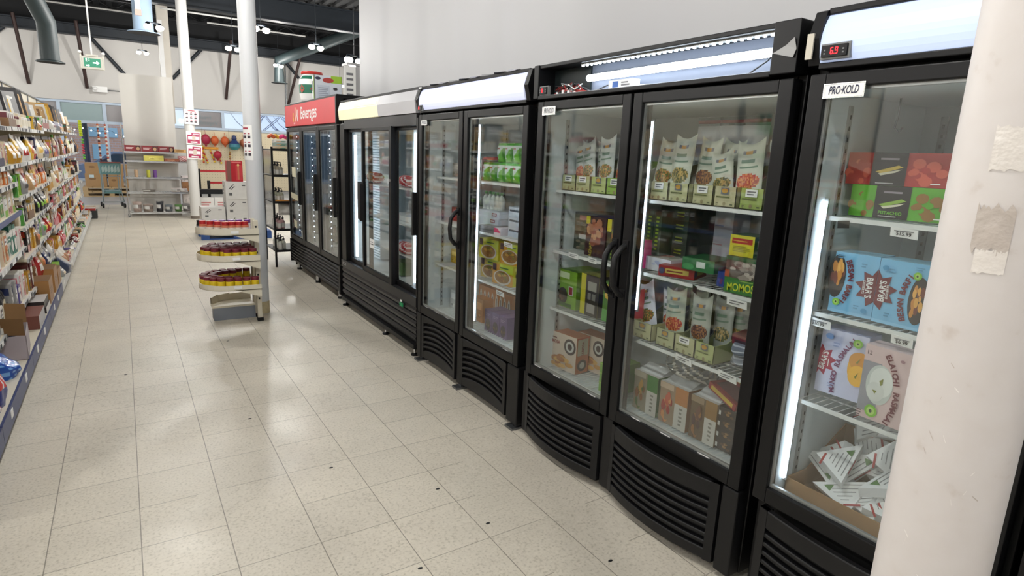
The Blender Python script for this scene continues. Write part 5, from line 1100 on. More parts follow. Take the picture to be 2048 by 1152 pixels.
# facing angle of the camera seen from the pole is about 197 degrees
on_pole(176, 222, 1.556, 1.613, TAPE, 'tape_scrap', 1, 'clear tape scrap, upper', .003)
on_pole(174, 206, 1.448, 1.508, TAPE2, 'tape_scrap', 2, 'grey tape residue'); on_pole(179, 206, 1.418, 1.45, TAPE, 'tape_scrap', 3, 'clear tape scrap, lower', .002)
SCR = M('scratched_bare_plaster', (236, 232, 228), .6)
rr = random.Random(8)
b = MB()
for k in range(14):
    a = math.radians(rr.uniform(165, 225)); z = rr.uniform(.9, 1.3); l = rr.uniform(.004, .016); R = NPR + .0006
    da = rr.uniform(-.06, .12); b.add([(R * math.cos(a), R * math.sin(a), z), (R * math.cos(a + da), R * math.sin(a + da), z - l), (R * math.cos(a + da), R * math.sin(a + da), z - l - .002), (R * math.cos(a), R * math.sin(a), z - .0015)], [(0, 1, 2, 3)], SCR if k % 3 else TAPE2)
b.build('paint_scratches', r)
def posters(root, R, items):
    for (a0, a1, z0, z1, style) in items:
        b = MB(); n = 8; vs = []; RR = R + .004
        def P(u, v, e=0): 
            a = math.radians(a0 + (a1 - a0) * u); return ((RR + e) * math.cos(a), (RR + e) * math.sin(a), z0 + (z1 - z0) * v)
        for i in range(n + 1): vs += [P(i / n, 0), P(i / n, 1)]
        b.add(vs, [(2 * i, 2 * i + 2, 2 * i + 3, 2 * i + 1) for i in range(n)], WHITE, True)
        def patch(u0, v0, u1, v1, col):
            m = 4; q = []
            for i in range(m + 1): q += [P(u0 + (u1 - u0) * i / m, v0, .0015), P(u0 + (u1 - u0) * i / m, v1, .0015)]
            b.add(q, [(2 * i, 2 * i + 2, 2 * i + 3, 2 * i + 1) for i in range(m)], pm(col))
        if style == 'grid':
            for i in range(3):
                for j in range(3): patch(.1 + i * .3, .12 + j * .25, .28 + i * .3, .2 + j * .25, (60, 50, 60)); patch(.12 + i * .3, .24 + j * .25, .26 + i * .3, .27 + j * .25, (170, 60, 80))
            patch(.25, .88, .75, .93, (170, 60, 80))
        else:
            patch(.1, .08, .92, .92, (176, 50, 90)); patch(.0, .8, .35, 1, (244, 240, 240)); patch(.14, .34, .88, .62, (236, 224, 228)); patch(.42, .28, .62, .68, (206, 190, 170)); patch(.3, .12, .74, .22, (240, 230, 234)); patch(.45, .76, .86, .84, (150, 30, 70))
        b.build('poster', root)
# pole with the shelf stand
P2X, P2Y = 1.008, 5.93
r2p = thing('round_pole', 'white round pole behind the small curved-shelf stand', 'pole', (P2X, P2Y, 0))
b = MB(); b.lathe([(.074, 0), (.074, 5.3)], M('cool_white_paint', (206, 208, 211), .4, noise=.03), n=40); b.build('shaft', r2p)
b = MB(); b.lathe([(.0755, 0), (.0755, .1), (.0745, .115)], M('stained_pole_foot', (190, 176, 140), .6, noise=.3, scale=30), n=32); o = b.build('worn_base', r2p); o['label'] = 'worn yellowed base of the pole'
posters(r2p, .074, [(158, 258, 1.43, 1.735, 'grid')])
# far pole with three notices
r3p = thing('round_pole', 'white round pole farther back carrying three red and white notices', 'pole', (1.235, 14.4, 0))
b = MB(); b.lathe([(.1, 0), (.1, 5.3)], POLEM, n=36); b.build('shaft', r3p)
b = MB(); b.lathe([(.102, 0), (.102, .06)], M('grey_base_collar', (120, 110, 100), .7), n=30); b.build('worn_base', r3p)
def flat_poster(root, x, z0, z1, w, style, tilt):
    b = MB(); y = -.11; b.box(-w / 2, w / 2, -.002, .002, 0, z1 - z0, WHITE); h = z1 - z0
    if style == 'grid':
        els = [e for i in range(3) for j in range(3) for e in (('rect', .1 + i * .3, .14 + j * .26, .27 + i * .3, .22 + j * .26, (70, 50, 60)), ('rect', .12 + i * .3, .26 + j * .26, .26 + i * .3, .3 + j * .26, (176, 80, 100)))] + [('rect', .25, .9, .75, .95, (176, 60, 80))]
    else: els = [('rect', .08, .08, .92, .9, (176, 50, 90)), ('rect', 0, .74, .35, 1, (246, 244, 244)), ('rect', .12, .36, .88, .6, (236, 226, 230)), ('rect', .4, .3, .62, .68, (206, 190, 176)), ('rect', .28, .12, .74, .22, (240, 232, 236)), ('rect', .45, .74, .84, .84, (226, 200, 210))]
    decorate(b, els, (-w / 2, -.003, 0), (1, 0, 0), (0, 0, 1), w, h)
    o = b.build('notice', root); o.location = (x, y, z0); o.rotation_euler = (0, tilt, 0); o['label'] = {'grid': 'white notice with rows of small pictures', 'red': 'crimson and white notice'}[style]
flat_poster(r3p, .03, 1.95, 2.245, .26, 'grid', .03); flat_poster(r3p, .045, 1.55, 1.81, .27, 'red', .03); flat_poster(r3p, .045, 1.25, 1.53, .28, 'red', .05)

# ---------------------------------------------------------------- curved-shelf stand with jars
st = thing('pole_stand', 'cream stand of curved shelves fixed to the second pole', 'stand', (.94, 5.72, 0))
b = MB(); b.box(-.015, .022, -.1, -.06, .03, .915, CREAM)
for z in (.2, .42, .62, .85): b.box(-.0155, -.0145, -.085, -.075, z, z + .018, DEEP)
for z in (.2, .42, .62, .85): b.box(-.005, .01, -.1005, -.0995, z, z + .018, DEEP)
b.box(-.02, .03, -.11, -.05, .0, .03, BLK2); b.build('upright', st, .002)
b = MB(); b.box(-.015, .022, .06, .1, .03, .915, CREAM); b.box(-.02, .03, .05, .11, 0, .03, BLK2); b.build('upright', st, .002)
def dshape(x0, hw, n=14, xs=.0):
    pts = [(xs, -hw)]
    L = -x0; straight = L - hw if L > hw else 0
    pts.append((-straight, -hw))
    for i in range(1, n): a = PI / 2 * 2 * i / n; pts.append((-straight - (L - straight) * math.sin(a), -hw * math.cos(a)))
    pts += [(-straight, hw), (xs, hw)]
    return pts
def dtray(z, hw, L, lip, nm='curved_shelf'):
    b = MB(); o = dshape(-L, hw); b.prism(o[::-1], 'z', z - .006, z, CREAM)
    n = len(o)
    for i in range(n - 1):
        (xa, ya), (xb, yb) = o[i], o[i + 1]; sx, sy = .988, .988
        b.add([(xa, ya, z - .006), (xb, yb, z - .006), (xb, yb, z + lip), (xa, ya, z + lip), (xa * sx, ya * sy, z), (xb * sx, yb * sy, z), (xb * sx, yb * sy, z + lip), (xa * sx, ya * sy, z + lip)], [(0, 1, 2, 3), (4, 7, 6, 5), (3, 2, 6, 7)], CREAM)
    for s in (-hw + .004, hw - .01): b.prism([(0, z - .006), (-.2, z - .006), (0, z - .075)], 'y', s, s + .006, CREAM)
    b.box(-.22, -.16, -hw - .004, -hw - .001, z + .012, z + .034, WHITE)
    return b.build(nm, st)
dtray(.812, .25, .465, .05); dtray(.585, .26, .47, .05); dtray(.335, .26, .47, .04)
b = MB(); o_ = [(-.36, .045), (-.012, .045), (-.012, .29), (-.2, .29), (-.3, .26), (-.36, .17)]
b.prism(o_, 'z', 0, .115, M('grey_plinth', (128, 134, 144), .5)); b.prism([(x * 1.03, y) for x, y in o_], 'z', .115, .132, CREAM)
for i in range(2, 5):
    (xa, ya), (xb, yb) = o_[i], o_[i + 1]; b.add([(xa * 1.03, ya, .13), (xb * 1.03, yb, .13), (xb * 1.03, yb, .19), (xa * 1.03, ya, .2), (xa, ya - .015, .13), (xb, yb - .01, .13), (xb, yb - .01, .19), (xa, ya - .015, .2)], [(0, 1, 2, 3), (4, 7, 6, 5), (3, 2, 6, 7)], CREAM)
b.build('base_tray', st)
LIDM = pm((110, 34, 48)); YJ = pm((226, 196, 40), .25)
def jar_y():
    mb = MB(); r = .0325; mb.lathe([(1e-4, 0), (r, .002), (r, .07), (r * .9, .076)], YJ, n=16)
    mb.lathe([(r * 1.01, .02), (r * 1.01, .045)], pm((40, 34, 30)), n=16) if False else None
    for a in (-2.6, -1.57, -.5): mb.add([(r * 1.015 * math.cos(a + d), r * 1.015 * math.sin(a + d), z) for d, z in ((-.34, .016), (.34, .016), (.34, .034), (-.34, .034))], [(0, 1, 2, 3)], pm((50, 40, 30)))
    mb.lathe([(r * .98, .076), (r * .98, .1), (r * .9, .103), (r * .7, .1005), (1e-4, .1005)], LIDM, n=16); return mb
jp = None
def jar_at(x, y, z, lab, grp):
    global jp
    if jp is None: jp = solo('yellow_jar', jar_y(), lab, 'jar', (x, y, z), (0, 0, 0), grp)
    else: 
        o = twin(jp, lab, (x, y, z), (0, 0, random.uniform(-.5, .5)), grp)
def inside(x, y, L, hw):
    st_ = L - hw; 
    return x > -st_ and abs(y) < hw or ((x + st_) / (L - st_)) ** 2 + (y / hw) ** 2 < 1
row = 0
for j in range(7):
    y = -.215 + j * .0675; cnt = 0; off = .033 * (j % 2)
    for i in range(7):
        x = -.05 - off * .6 - i * .0675
        if inside(x - .02, y * 1.08, .455, .25) and inside(x - .03, y, .455, .25):
            cnt += 1; jar_at(.94 + x, 5.72 + y, .5855, 'maroon-lidded yellow jar, %s from the upright in row %s of the full middle shelf' % (ORD[cnt], ['one', 'two', 'three', 'four', 'five', 'six', 'seven'][j]), 'yellow jars on the middle stand shelf')
cnt = 0
def along(hw, L, step):
    o = dshape(-L, hw, 40, -.045); out = [o[0]]; acc = 0
    for (xa, ya), (xb, yb) in zip(o, o[1:]):
        d_ = math.hypot(xb - xa, yb - ya); t = 0
        while acc + d_ - t >= step:
            t += step - acc; acc = 0; out.append((xa + (xb - xa) * t / d_, ya + (yb - ya) * t / d_))
        acc += d_ - t
    return out
ring = along(.218, .428, .0675); ring2 = along(.15, .36, .0675)[2:11]
used = []
for x, y in ring + ring2:
    if all((x - a) ** 2 + (y - c) ** 2 > .064 ** 2 for a, c in used):
        used.append((x, y)); cnt += 1
        jar_at(.94 + x, 5.72 + y, .3355, 'maroon-lidded yellow jar, number %s round the rim of the lowest curved shelf' % ORD[min(cnt, 30)], 'yellow jars on the lowest stand shelf')
def spice_mb(body, lid, band):
    mb = MB(); r = .03; mb.lathe([(1e-4, 0), (r, .002), (r, .075), (r * .85, .08)], pm(body, .3), n=14); mb.lathe([(r * 1.01, .014), (r * 1.01, .06)], pm(band), n=14); mb.lathe([(r * .92, .08), (r * .92, .108), (1e-4, .11)], pm(lid), n=14); return mb
SB = spice_mb((206, 120, 90), (176, 36, 40), (226, 216, 206)); proto = None
for i in range(7):
    x = -.12 - i * .058 if i < 5 else -.4 + (i - 5) * .05; y = -.2 + (.03 if i > 4 else 0) + (.05 if i == 6 else 0)
    x = -.1 - i * .052; y = -.205 if i < 4 else -.205 + (i - 3) * .045
    lab = 'red-capped spice jar on the top stand shelf, %s from the upright' % ORD[i + 1]
    if proto is None: proto = solo('spice_jar', SB, lab, 'jar', (.94 + x, 5.72 + y, .8125), (0, 0, 0), 'red-capped spice jars')
    else: twin(proto, lab, (.94 + x, 5.72 + y, .8125), (0, 0, i * .4))
SB2 = spice_mb((214, 214, 216), (110, 50, 130), (226, 220, 230)); proto = None
for i in range(5):
    lab = 'purple-capped white jar at the back of the top stand shelf, %s from the upright' % ORD[i + 1]; loc = (.94 - .06 - i * .066, 5.72 - .06, .8125)
    if proto is None: proto = solo('spice_jar', SB2, lab, 'jar', loc, (0, 0, 0), 'purple-capped jars')
    else: twin(proto, lab, loc, (0, 0, i))
solo('spice_jar', spice_mb((30, 30, 32), (24, 24, 26), (150, 150, 150)), 'small black jar at the rounded end of the top stand shelf', 'jar', (.94 - .425, 5.72 - .02, .8125))

# ---------------------------------------------------------------- black bottle rack beside the beverage cooler
rk = thing('bottle_rack', 'narrow black metal rack of pump bottles left of the beverage cooler', 'rack', (1.60, 8.2, 0))
for x in (0, .42):
    for y in (0, .62):
        b = MB(); b.box(x - .012 if x else 0, x + .024 if not x else x + .012, y, y + .024, 0, 1.56, BLK); b.build('post', rk)
for z in (.22, .5, .86, 1.2, 1.53):
    b = MB(); b.box(0, .43, 0, .645, z - .012, z, BLK); b.box(0, .43, -.004, 0, z - .02, z + .01, BLK); b.build('shelf', rk)
b = MB(); b.box(.01, .016, .024, .62, .5, 1.53, CLEAR); b.build('side_panel', rk)
pb = None
def pump_mb(c):
    mb = bottle_mb(.028, .14, pm(c, .2), pm((24, 24, 26)), pm((206, 204, 196)), .4, 12); mb.tube([(0, 0, .14), (0, 0, .165), (-.03, 0, .165)], .006, INK, 6); return mb
for zi, (z, c, nm) in enumerate(((1.2, (150, 140, 120), 'amber-grey'), (.861, (170, 172, 150), 'olive'), (.501, (190, 150, 150), 'pinkish'), (.221, (196, 200, 190), 'clear'))):
    pr = None
    for i in range(6):
        loc = (1.66 + (i % 2) * .06 + .02, 8.26 + i * .085, z + .0005); lab = '%s pump bottle on the %s rack shelf, %s from the front' % (nm, ['upper', 'middle', 'lower', 'bottom'][zi], ORD[i + 1])
        if pr is None: pr = solo('pump_bottle', pump_mb(c), lab, 'bottle', loc, (0, 0, .3), 'pump bottles on the black rack')
        else: twin(pr, lab, loc, (0, 0, .3 * i))
solo('white_sack', pouch_mb(.3, .17, .2, lambda u, v: pm((226, 224, 220)), .0, flat=.4), 'white sack under the middle rack shelf', 'sack', (1.85, 8.4, .67), (0, 0, -.2))
b = MB(); b.box(0, .34, 0, .06, .0, .012, pm((206, 140, 60))); solo('wooden_strip', b, 'orange strip on the front of the middle rack shelf', 'strip', (1.63, 8.195, .872))
for i in range(3):
    solo('flat_pack', carton_mb(.3, .3, .04, [(196, 180, 150), (150, 170, 160), (214, 214, 208)][i], [('blobs', .5, .5, .45, .4, [(206, 150, 90), (90, 130, 110)], 8)]), '%s flat pack on top of the black rack, %s' % (['tan', 'greenish', 'white'][i], ['lowest', 'middle', 'topmost'][i]), 'pack', (1.82, 8.3, 1.531 + i * .0415), (0, 0, -.1))
for i, (dx, dy, c) in enumerate(((0, 0, (214, 60, 120)), (-.08, .05, (226, 180, 60)), (-.15, -.02, (206, 100, 60)))):
    b = MB()
    for q in range(7): a = q * .9; b.sphere((.03 * math.cos(a), .03 * math.sin(a), .03 + .008 * (q % 3)), .024, pm(c), 8)
    solo('paper_flower', b, '%s paper flower on the packs above the black rack' % ['hot pink', 'yellow', 'orange'][i], 'flower', (1.8 + dx, 8.4 + dy, 1.656))
solo('wicker_tray', carton_mb(.2, .2, .06, (176, 156, 110), [('bars', .05, .1, .95, .9, 5, (140, 116, 76))]), 'tan wicker tray beside the hot pink paper flower', 'tray', (1.96, 8.5, 1.656), (0, 0, -.2))
b = MB(); b.box(-.02, .02, 0, .03, 0, 2.05, M('dark_brown_trim', (44, 34, 30), .5)); solo('display_post', b, 'dark narrow post rising behind the bottle rack', 'post', (1.93, 11.2, 0))

# ---------------------------------------------------------------- chrome rack, board, notices and stock at the back
b = MB(); b.box(.07, 1.03, 0, .03, 0, 2.93, M('cream_white_board', (206, 203, 197), .55, noise=.02)); solo('tall_board', b, 'tall plain off-white board standing behind the chrome rack', 'board', (0, 15.32, 0))
rk2 = thing('chrome_rack', 'chrome wire rack with five shelves in front of the tall board', 'rack', (.03, 14.82, 0))
for x in (0, 1.2):
    for y in (0, .42):
        b = MB(); b.tube([(x, y, 0), (x, y, 1.9 if x == 0 else 1.6)], .013, CHROME, 8); b.lathe([(.02, 0), (.02, .02), (.013, .03)], STEEL, (x, y, 0), 8); b.build('post', rk2)
for z in (.1, .52, .83, 1.17, 1.36):
    b = MB(); b.box(0, 1.2 if z < 1.3 else .98, -.006, .002, z - .03, z, CHROME); b.box(0, 1.2 if z < 1.3 else .98, .418, .426, z - .03, z, CHROME)
    for q in range(24): x = .02 + q * (1.16 if z < 1.3 else .95) / 23; b.box(x, x + .006, 0, .42, z - .008, z - .003, STEEL)
    b.build('wire_shelf', rk2)
for i in range(3):
    solo('red_box', carton_mb(.29, .2, .12, (130, 26, 34), [('rect', .68, .1, .95, .9, (60, 30, 30)), ('ell', .82, .45, .1, .3, (190, 150, 110)), ('bars', .1, .35, .55, .7, 2, (236, 210, 210))]), 'dark red box with pale script on the chrome rack, %s of three' % ['left', 'middle', 'right'][i], 'box', (.2 + i * .3, 14.84, 1.362), (0, 0, 0), 'dark red boxes')
solo('tan_box', carton_mb(.28, .2, .07, (206, 164, 104), [('rect', .3, .2, .8, .8, (176, 130, 70))]), 'tan box right of the dark red boxes', 'box', (1.1 - .06, 14.84, 1.362))
solo('yellow_box', carton_mb(.36, .2, .11, (206, 196, 90), [('blobs', .5, .5, .45, .4, [(226, 216, 120), (180, 170, 80)], 9)]), 'yellow box on the second rack shelf', 'box', (.56, 14.84, 1.172))
solo('brown_box', carton_mb(.28, .2, .06, (156, 84, 56), [('bars', .2, .3, .8, .7, 1, (206, 160, 120))]), 'brown-red box beside the yellow box', 'box', (.89, 14.84, 1.172))
solo('pink_pack', pouch_mb(.24, .12, .14, lambda u, v: pm((206, 130, 136)) if (u * 6 + v * 5) % 1.6 < 1 else pm((236, 216, 212)), .0), 'pink and white pack at the right of the second rack shelf', 'pack', (1.12, 14.92, 1.172))
for i, (x, c, l) in enumerate(((.1, (190, 160, 130), 'cream and black'), (.32, (190, 190, 70), 'yellow-green'), (.44, (110, 70, 140), 'purple'))):
    for k in range(3 if i else 3):
        mb = MB(); mb.lathe([(1e-4, 0), (.035, 0), (.035, .05), (1e-4, .05)], [pm(c), pm(c), INK], n=14); solo('round_tin', mb, '%s round tin, %s in its stack on the third rack shelf' % (l, ['lowest', 'middle', 'topmost'][k]), 'tin', (.12 + x, 14.9, .832 + k * .0515), (0, 0, 0), 'tins stacked on the chrome rack')
for i, (x, w, h, c, l, z) in enumerate(((.4, .26, .05, (130, 124, 116), 'flat grey pack on the fourth rack shelf', .522), (.9, .2, .09, (214, 206, 202), 'crumpled white pack on the fourth rack shelf', .522), (1.05, .18, .08, (220, 212, 212), 'white pack at the right of the fourth rack shelf', .522), (.16, .17, .22, (170, 150, 140), 'brown-white bag at the left of the bottom rack shelf', .102), (.36, .2, .17, (150, 136, 126), 'brown-banded bag second on the bottom rack shelf', .102), (.57, .14, .22, (50, 50, 54), 'black bag in the middle of the bottom rack shelf', .102), (.74, .16, .15, (120, 126, 130), 'grey bag right of the black bag, bottom rack shelf', .102), (.92, .15, .15, (90, 130, 70), 'green-edged bag on the bottom rack shelf', .102), (1.08, .16, .17, (130, 126, 124), 'dark grey bag at the right of the bottom rack shelf', .102))):
    dk = tuple(int(v * .7) for v in c); solo('stock_bag', sack_mb(w, h, .2, lambda u, v, c=c, dk=dk: pm(c) if v < .35 or v > .65 else pm((206, 204, 198)) if u < .6 else pm(dk), i), l, 'bag', (x + .03, 15.0, z))
for k, (c, z, h, l) in enumerate((((160, 112, 72), .532, .2, 'brown carton'), ((224, 214, 214), .735, .13, 'white floral carton'), ((226, 220, 216), .102, .16, 'white carton'), ((214, 206, 202), .265, .2, 'pale carton'))):
    solo('stock_carton', carton_mb(.15, .3, h, c, [('blobs', .5, .5, .4, .4, [c, tuple(int(v * .85) for v in c)], 8)]), '%s at the right end of the chrome rack, beside the far pole' % l, 'carton', (1.12 + .02, 15.3, z) if False else (1.14, 15.06, z if z > .5 else z))
# boxes, pallets, queue posts
def pallet(nm, lab, x, y, w, d, m, z=0.):
    r = thing(nm, lab, 'pallet', (x, y, z))
    b = MB()
    for q in range(6): b.box(q * w / 6 + .01, (q + 1) * w / 6 - .01, 0, d, .115, .135, m)
    b.build('deck_boards', r)
    for yy in (0, d / 2 - .05, d - .1):
        b = MB(); b.box(0, w, yy, yy + .1, .095, .115, m); b.box(0, w, yy, yy + .1, 0, .02, m)
        for xx in (0, w / 2 - .06, w - .12): b.box(xx, xx + .12, yy, yy + .1, .02, .095, m)
        b.build('runner', r)
    return r
WOOD = M('pale_pallet_wood', (190, 162, 120), .7, noise=.15, scale=12); PBLUE = M('blue_pallet_plastic', (44, 84, 150), .45)
pallet('pallet', 'blue plastic pallet under the white cartons behind the pole stand', 1.0, 11.0, 1.1, 1.0, PBLUE)
CT = [(1.03, 11.05, .137, .36, .2, 'lower white carton of the left stack on the blue pallet'), (1.03, 11.05, .338, .36, .2, 'upper white carton of the left stack on the blue pallet'), (1.41, 11.05, .137, .36, .26, 'lowest white carton of the right stack on the blue pallet'), (1.41, 11.05, .398, .36, .275, 'middle white carton of the right stack on the blue pallet'), (1.41, 11.03, .674, .36, .29, 'topmost white carton of the right stack on the blue pallet')]
for i, (x, y, z, w, h, l) in enumerate(CT):
    solo('white_carton', carton_mb(w, .36, h, (224, 224, 222), [('poly', [(.14, .6), (.34, .86), (.36, .83), (.17, .57)], (60, 60, 64)), ('poly', [(.2, .55), (.38, .76), (.4, .73), (.23, .52)], (60, 60, 64)), ('rect', .14, .2, .28, .36, (110, 110, 112)), ('rect', .7, .76, .85, .82, (80, 80, 84))], L=[('bars', .2, .2, .5, .8, 3, (130, 130, 132))], side=(206, 204, 200)), l, 'carton', (x + w / 2, y, z), (0, 0, 0))
solo('gift_box', carton_mb(.24, .2, .34, (186, 30, 44), [('rect', .55, .05, .95, .8, (206, 60, 70)), ('ell', .72, .8, .08, .06, (226, 190, 130)), ('rect', .66, .1, .78, .74, (206, 120, 90)), ('rect', .0, .0, .25, 1, (130, 90, 80)), ('rect', .3, .9, .9, .96, (226, 120, 120))]), 'tall red box standing on the white cartons', 'box', (1.58, 11.1, .966))
b = MB(); b.box(0, .72, 0, .3, .46, .56, BLK2)
for xx in (.0, .67): b.box(xx, xx + .05, .02, .06, 0, .46, BLK2); b.box(xx, xx + .05, .24, .28, 0, .46, BLK2)
solo('black_bench', b, 'low black bench behind the far pole, below the red belts', 'bench', (1.26, 15.2, 0))
for i in range(2): solo('white_carton', carton_mb(.32, .2, .4, (220, 218, 214), [('bars', .2, .5, .8, .8, 2, (190, 120, 120))]), 'plain white carton on the floor in front of the black bench, %s' % ['left one', 'right one'][i], 'carton', (1.5 + i * .33, 14.95, 0))
for i, (x, y, h) in enumerate(((1.47, 15.75, 1.0), (1.73, 16.4, .7))):
    q = thing('queue_post', 'black queue post with red belt, %s' % ['taller one farther back', 'shorter one near the red box'][i], 'post', (x, y, 0), 0, 'queue posts')
    b = MB(); b.tube([(0, 0, .02), (0, 0, h)], .032, BLK2, 12); b.build('post', q); b = MB(); b.lathe([(1e-4, 0), (.17, 0), (.17, .015), (.04, .03)], BLK2, n=20); b.build('base', q); 
    b = MB(); b.tube([(0, 0, h - .1), (0, 0, h)], .034, INK, 12); b.box(.03, .9 if i == 0 else .5, -.003, .003, h - .07, h - .02, pm((190, 36, 44))); b.build('belt', q)
# shopping cart
TEAL = M('teal_plastic', (104, 150, 152), .45); CARTM = M('grey_cart_metal', (150, 164, 170), .4, .3)
sc = thing('shopping_cart', 'teal and grey shopping cart standing by the window', 'cart', (-.25, 17.0, 0), .1)
b = MB(); b.prism([(-.19, .78), (.19, .78), (.21, 1.05), (-.21, 1.05)], 'y', 0, .5, TEAL)
for q in range(6): b.add([(-.17 + q * .06, -.004, .82), (-.12 + q * .06, -.004, .86), (-.14 + q * .06, -.004, 1.0), (-.18 + q * .06, -.004, .93)], [(0, 1, 2, 3)], M('pale_teal_pattern', (176, 200, 198), .5))
b.build('basket', sc)
b = MB(); b.tube([(-.2, -.06, 1.06), (.2, -.06, 1.06)], .014, M('rust_red_handle', (150, 90, 80), .5), 8); b.build('handle', sc)
b = MB()
for s in (-1, 1): b.tube([(s * .18, .02, .78), (s * .17, .0, .4), (s * .21, -.02, .14), (s * .21, .5, .12)], .012, CARTM, 8); b.tube([(s * .17, .45, .78), (s * .17, .45, .13)], .012, CARTM, 8)
b.tube([(-.21, -.02, .14), (.21, -.02, .14)], .011, CARTM, 8); b.tube([(-.17, 0, .4), (.17, 0, .4)], .011, CARTM, 8); b.tube([(-.17, .02, .74), (.17, .02, .74)], .011, CARTM, 8); b.build('frame', sc)
b = MB(); b.box(-.17, .17, .0, .45, .34, .4, TEAL); b.build('lower_tray', sc)
for s in (-1, 1):
    for yy in (-.02, .5):
        b = MB(); b.lathe([(1e-4, -.015), (.055, -.015), (.055, .015), (1e-4, .015)], INK, n=14); o = b.build('caster', sc); o.location = (s * .21, yy, .057); o.rotation_euler = (0, PI / 2, .2 * s)
pallet('pallet', 'pale wooden pallet with brown boxes by the far window', -1.0, 20.6, 1.35, 1.0, WOOD)
pallet('pallet', 'second pale wooden pallet stacked on the first by the window', -1.0, 20.6, 1.35, 1.0, WOOD, .136)
for i, (x, z, w, h, l) in enumerate(((-.92, .273, .5, .36, 'lower brown box with white sticker, left on the pallet'), (-.9, .634, .46, .3, 'upper brown box on the left of the pallet'), (-.38, .273, .36, .3, 'lower brown box behind the shopping cart'), (-.38, .574, .38, .34, 'upper brown box behind the shopping cart'), (.02, .273, .3, .34, 'lower brown box at the right of the pallet'), (.02, .614, .3, .3, 'upper brown box at the right of the pallet'))):
    solo('cardboard_box', carton_mb(w, .5, h, (176, 138, 92), [('ell', .35, .62, .16, .1, (140, 104, 66))] + ([('rect', .2, .7, .42, .92, (206, 226, 230))] if i in (0, 4) else [])), l, 'box', (x + w / 2, 20.62, z))
# garlands in the window
def garland(x, y, z0, z1, cols, lab, step=.07, r=.034):
    b = MB(); z = z1; k = 0
    while z > z0:
        b.sphere((0, 0, z - z1), r, pm(cols[k % len(cols)]), 8, .9); z -= step; k += 1
    b.tube([(0, .1, 2.06 - z1), (0, 0, 2.02 - z1), (0, 0, z0 - z1)], .003, INK, 4); solo('garland', b, lab, 'garland', (x, y, z1))
garland(-.89, 20.3, 1.62, 2.03, [(196, 210, 40)], 'lime garland hanging in the window, upper part', .06, .045)
garland(-.87, 20.3, 1.0, 1.55, [(120, 190, 50), (110, 180, 50), (200, 50, 70), (206, 60, 80), (200, 50, 70), (206, 60, 80), (90, 170, 70)], 'green and red garland hanging below the lime one')
garland(-.5, 20.3, 1.0, 1.97, [(206, 110, 60), (236, 226, 210), (90, 40, 36)], 'orange, white and maroon bead garland left of the window post', .055, .03)
garland(-.33, 20.3, 1.0, 1.97, [(200, 90, 60), (236, 226, 210)], 'orange and white bead garland right of the window post', .055, .03)
b = MB(); rr = random.Random(2)
pts = [(-1.4 + i * .1, 21.92, 2.02 - .12 * abs(math.sin(i * .55)) - .012 * i) for i in range(24)]; b.tube(pts, .004, INK, 4)
for i, p in enumerate(pts): 
    if i % 2: b.sphere((p[0], p[1], p[2] - .03), .02, M('fairy_light', (240, 246, 255), .4, emit=4), 6)
solo('light_string', b, 'string of small white lights swagged across the window', 'lights')
# festive hangings on the pegboard
ORG = M('orange_mesh_ball', (206, 96, 46), .5, noise=.5, scale=60)
def ball(nm, x, z, r, m, lab, sz=1.1, cat='ornament', m2=None):
    b = MB(); b.sphere((0, -r * .6, 0), r, m, 14, sz); b.tube([(0, -r * .4, r * sz * .9), (0, 0, r * sz + .12)], .006, m2 or m, 5); b.lathe([(.02, -r * sz - .05), (r * .3, -r * sz)], m2 or m, (0, -r * .6, 0), 8)
    solo(nm, b, lab, cat, (x, 21.88, z))
ball('mesh_ball', 2.56, 1.7, .12, ORG, 'orange mesh ornament left of its twin on the pegboard', 1.2); ball('mesh_ball', 2.86, 1.7, .12, ORG, 'orange mesh ornament right of its twin, beside the blue one', 1.2)
ball('ornament', 2.3, 1.72, .13, pm((170, 40, 70)), 'crimson hanging ornament beside the far pole notices', 1.3); ball('ornament', 2.62, 1.25, .12, pm((176, 36, 56)), 'round crimson ornament under the orange mesh ornaments', 1.1)
b = MB(); b.lathe([(1e-4, .22), (.06, .2), (.08, .1), (.07, .06)], pm((30, 44, 90)), n=14); b.lathe([(.07, .06), (.16, -.06), (.17, -.16), (.1, -.24), (1e-4, -.25)], [pm((40, 60, 110)), pm((50, 120, 136)), pm((60, 140, 140)), pm((60, 140, 140))], n=16); solo('ornament', b, 'navy to teal bell-shaped ornament on the pegboard', 'ornament', (3.12, 21.7, 1.68))
ball('ornament', 3.42, 1.66, .12, pm((170, 96, 60)), 'tan-orange ornament at the right of the teal bell', 1.1); ball('ornament', 3.5, 1.45, .1, pm((90, 50, 44)), 'dark brown ornament below the tan-orange one', 1.4)
ball('ornament', 1.98, 1.78, .1, pm((190, 180, 60)), 'olive-yellow ornament left of the far pole', 1.5)
b = MB(); b.box(-.24, .24, -.02, 0, 0, .07, pm((226, 160, 40)))
for s in (-.2, 0, .2):
    for q in range(6): b.sphere((s + .02 * q, -.03, -.06 - q * .065 - abs(s) * .2), .032, pm([(226, 170, 40), (190, 60, 40), (236, 200, 60)][q % 3]), 8)
solo('door_garland', b, 'yellow and red door garland hanging on the pegboard', 'garland', (2.42, 21.88, 1.42))
garland(2.2, 21.8, .95, 1.5, [(226, 180, 50), (200, 80, 40)], 'thin yellow and red strand left of the door garland'); garland(2.98, 21.8, .95, 1.35, [(190, 150, 70), (150, 90, 50)], 'thin brown-gold strand right of the crimson ornament')
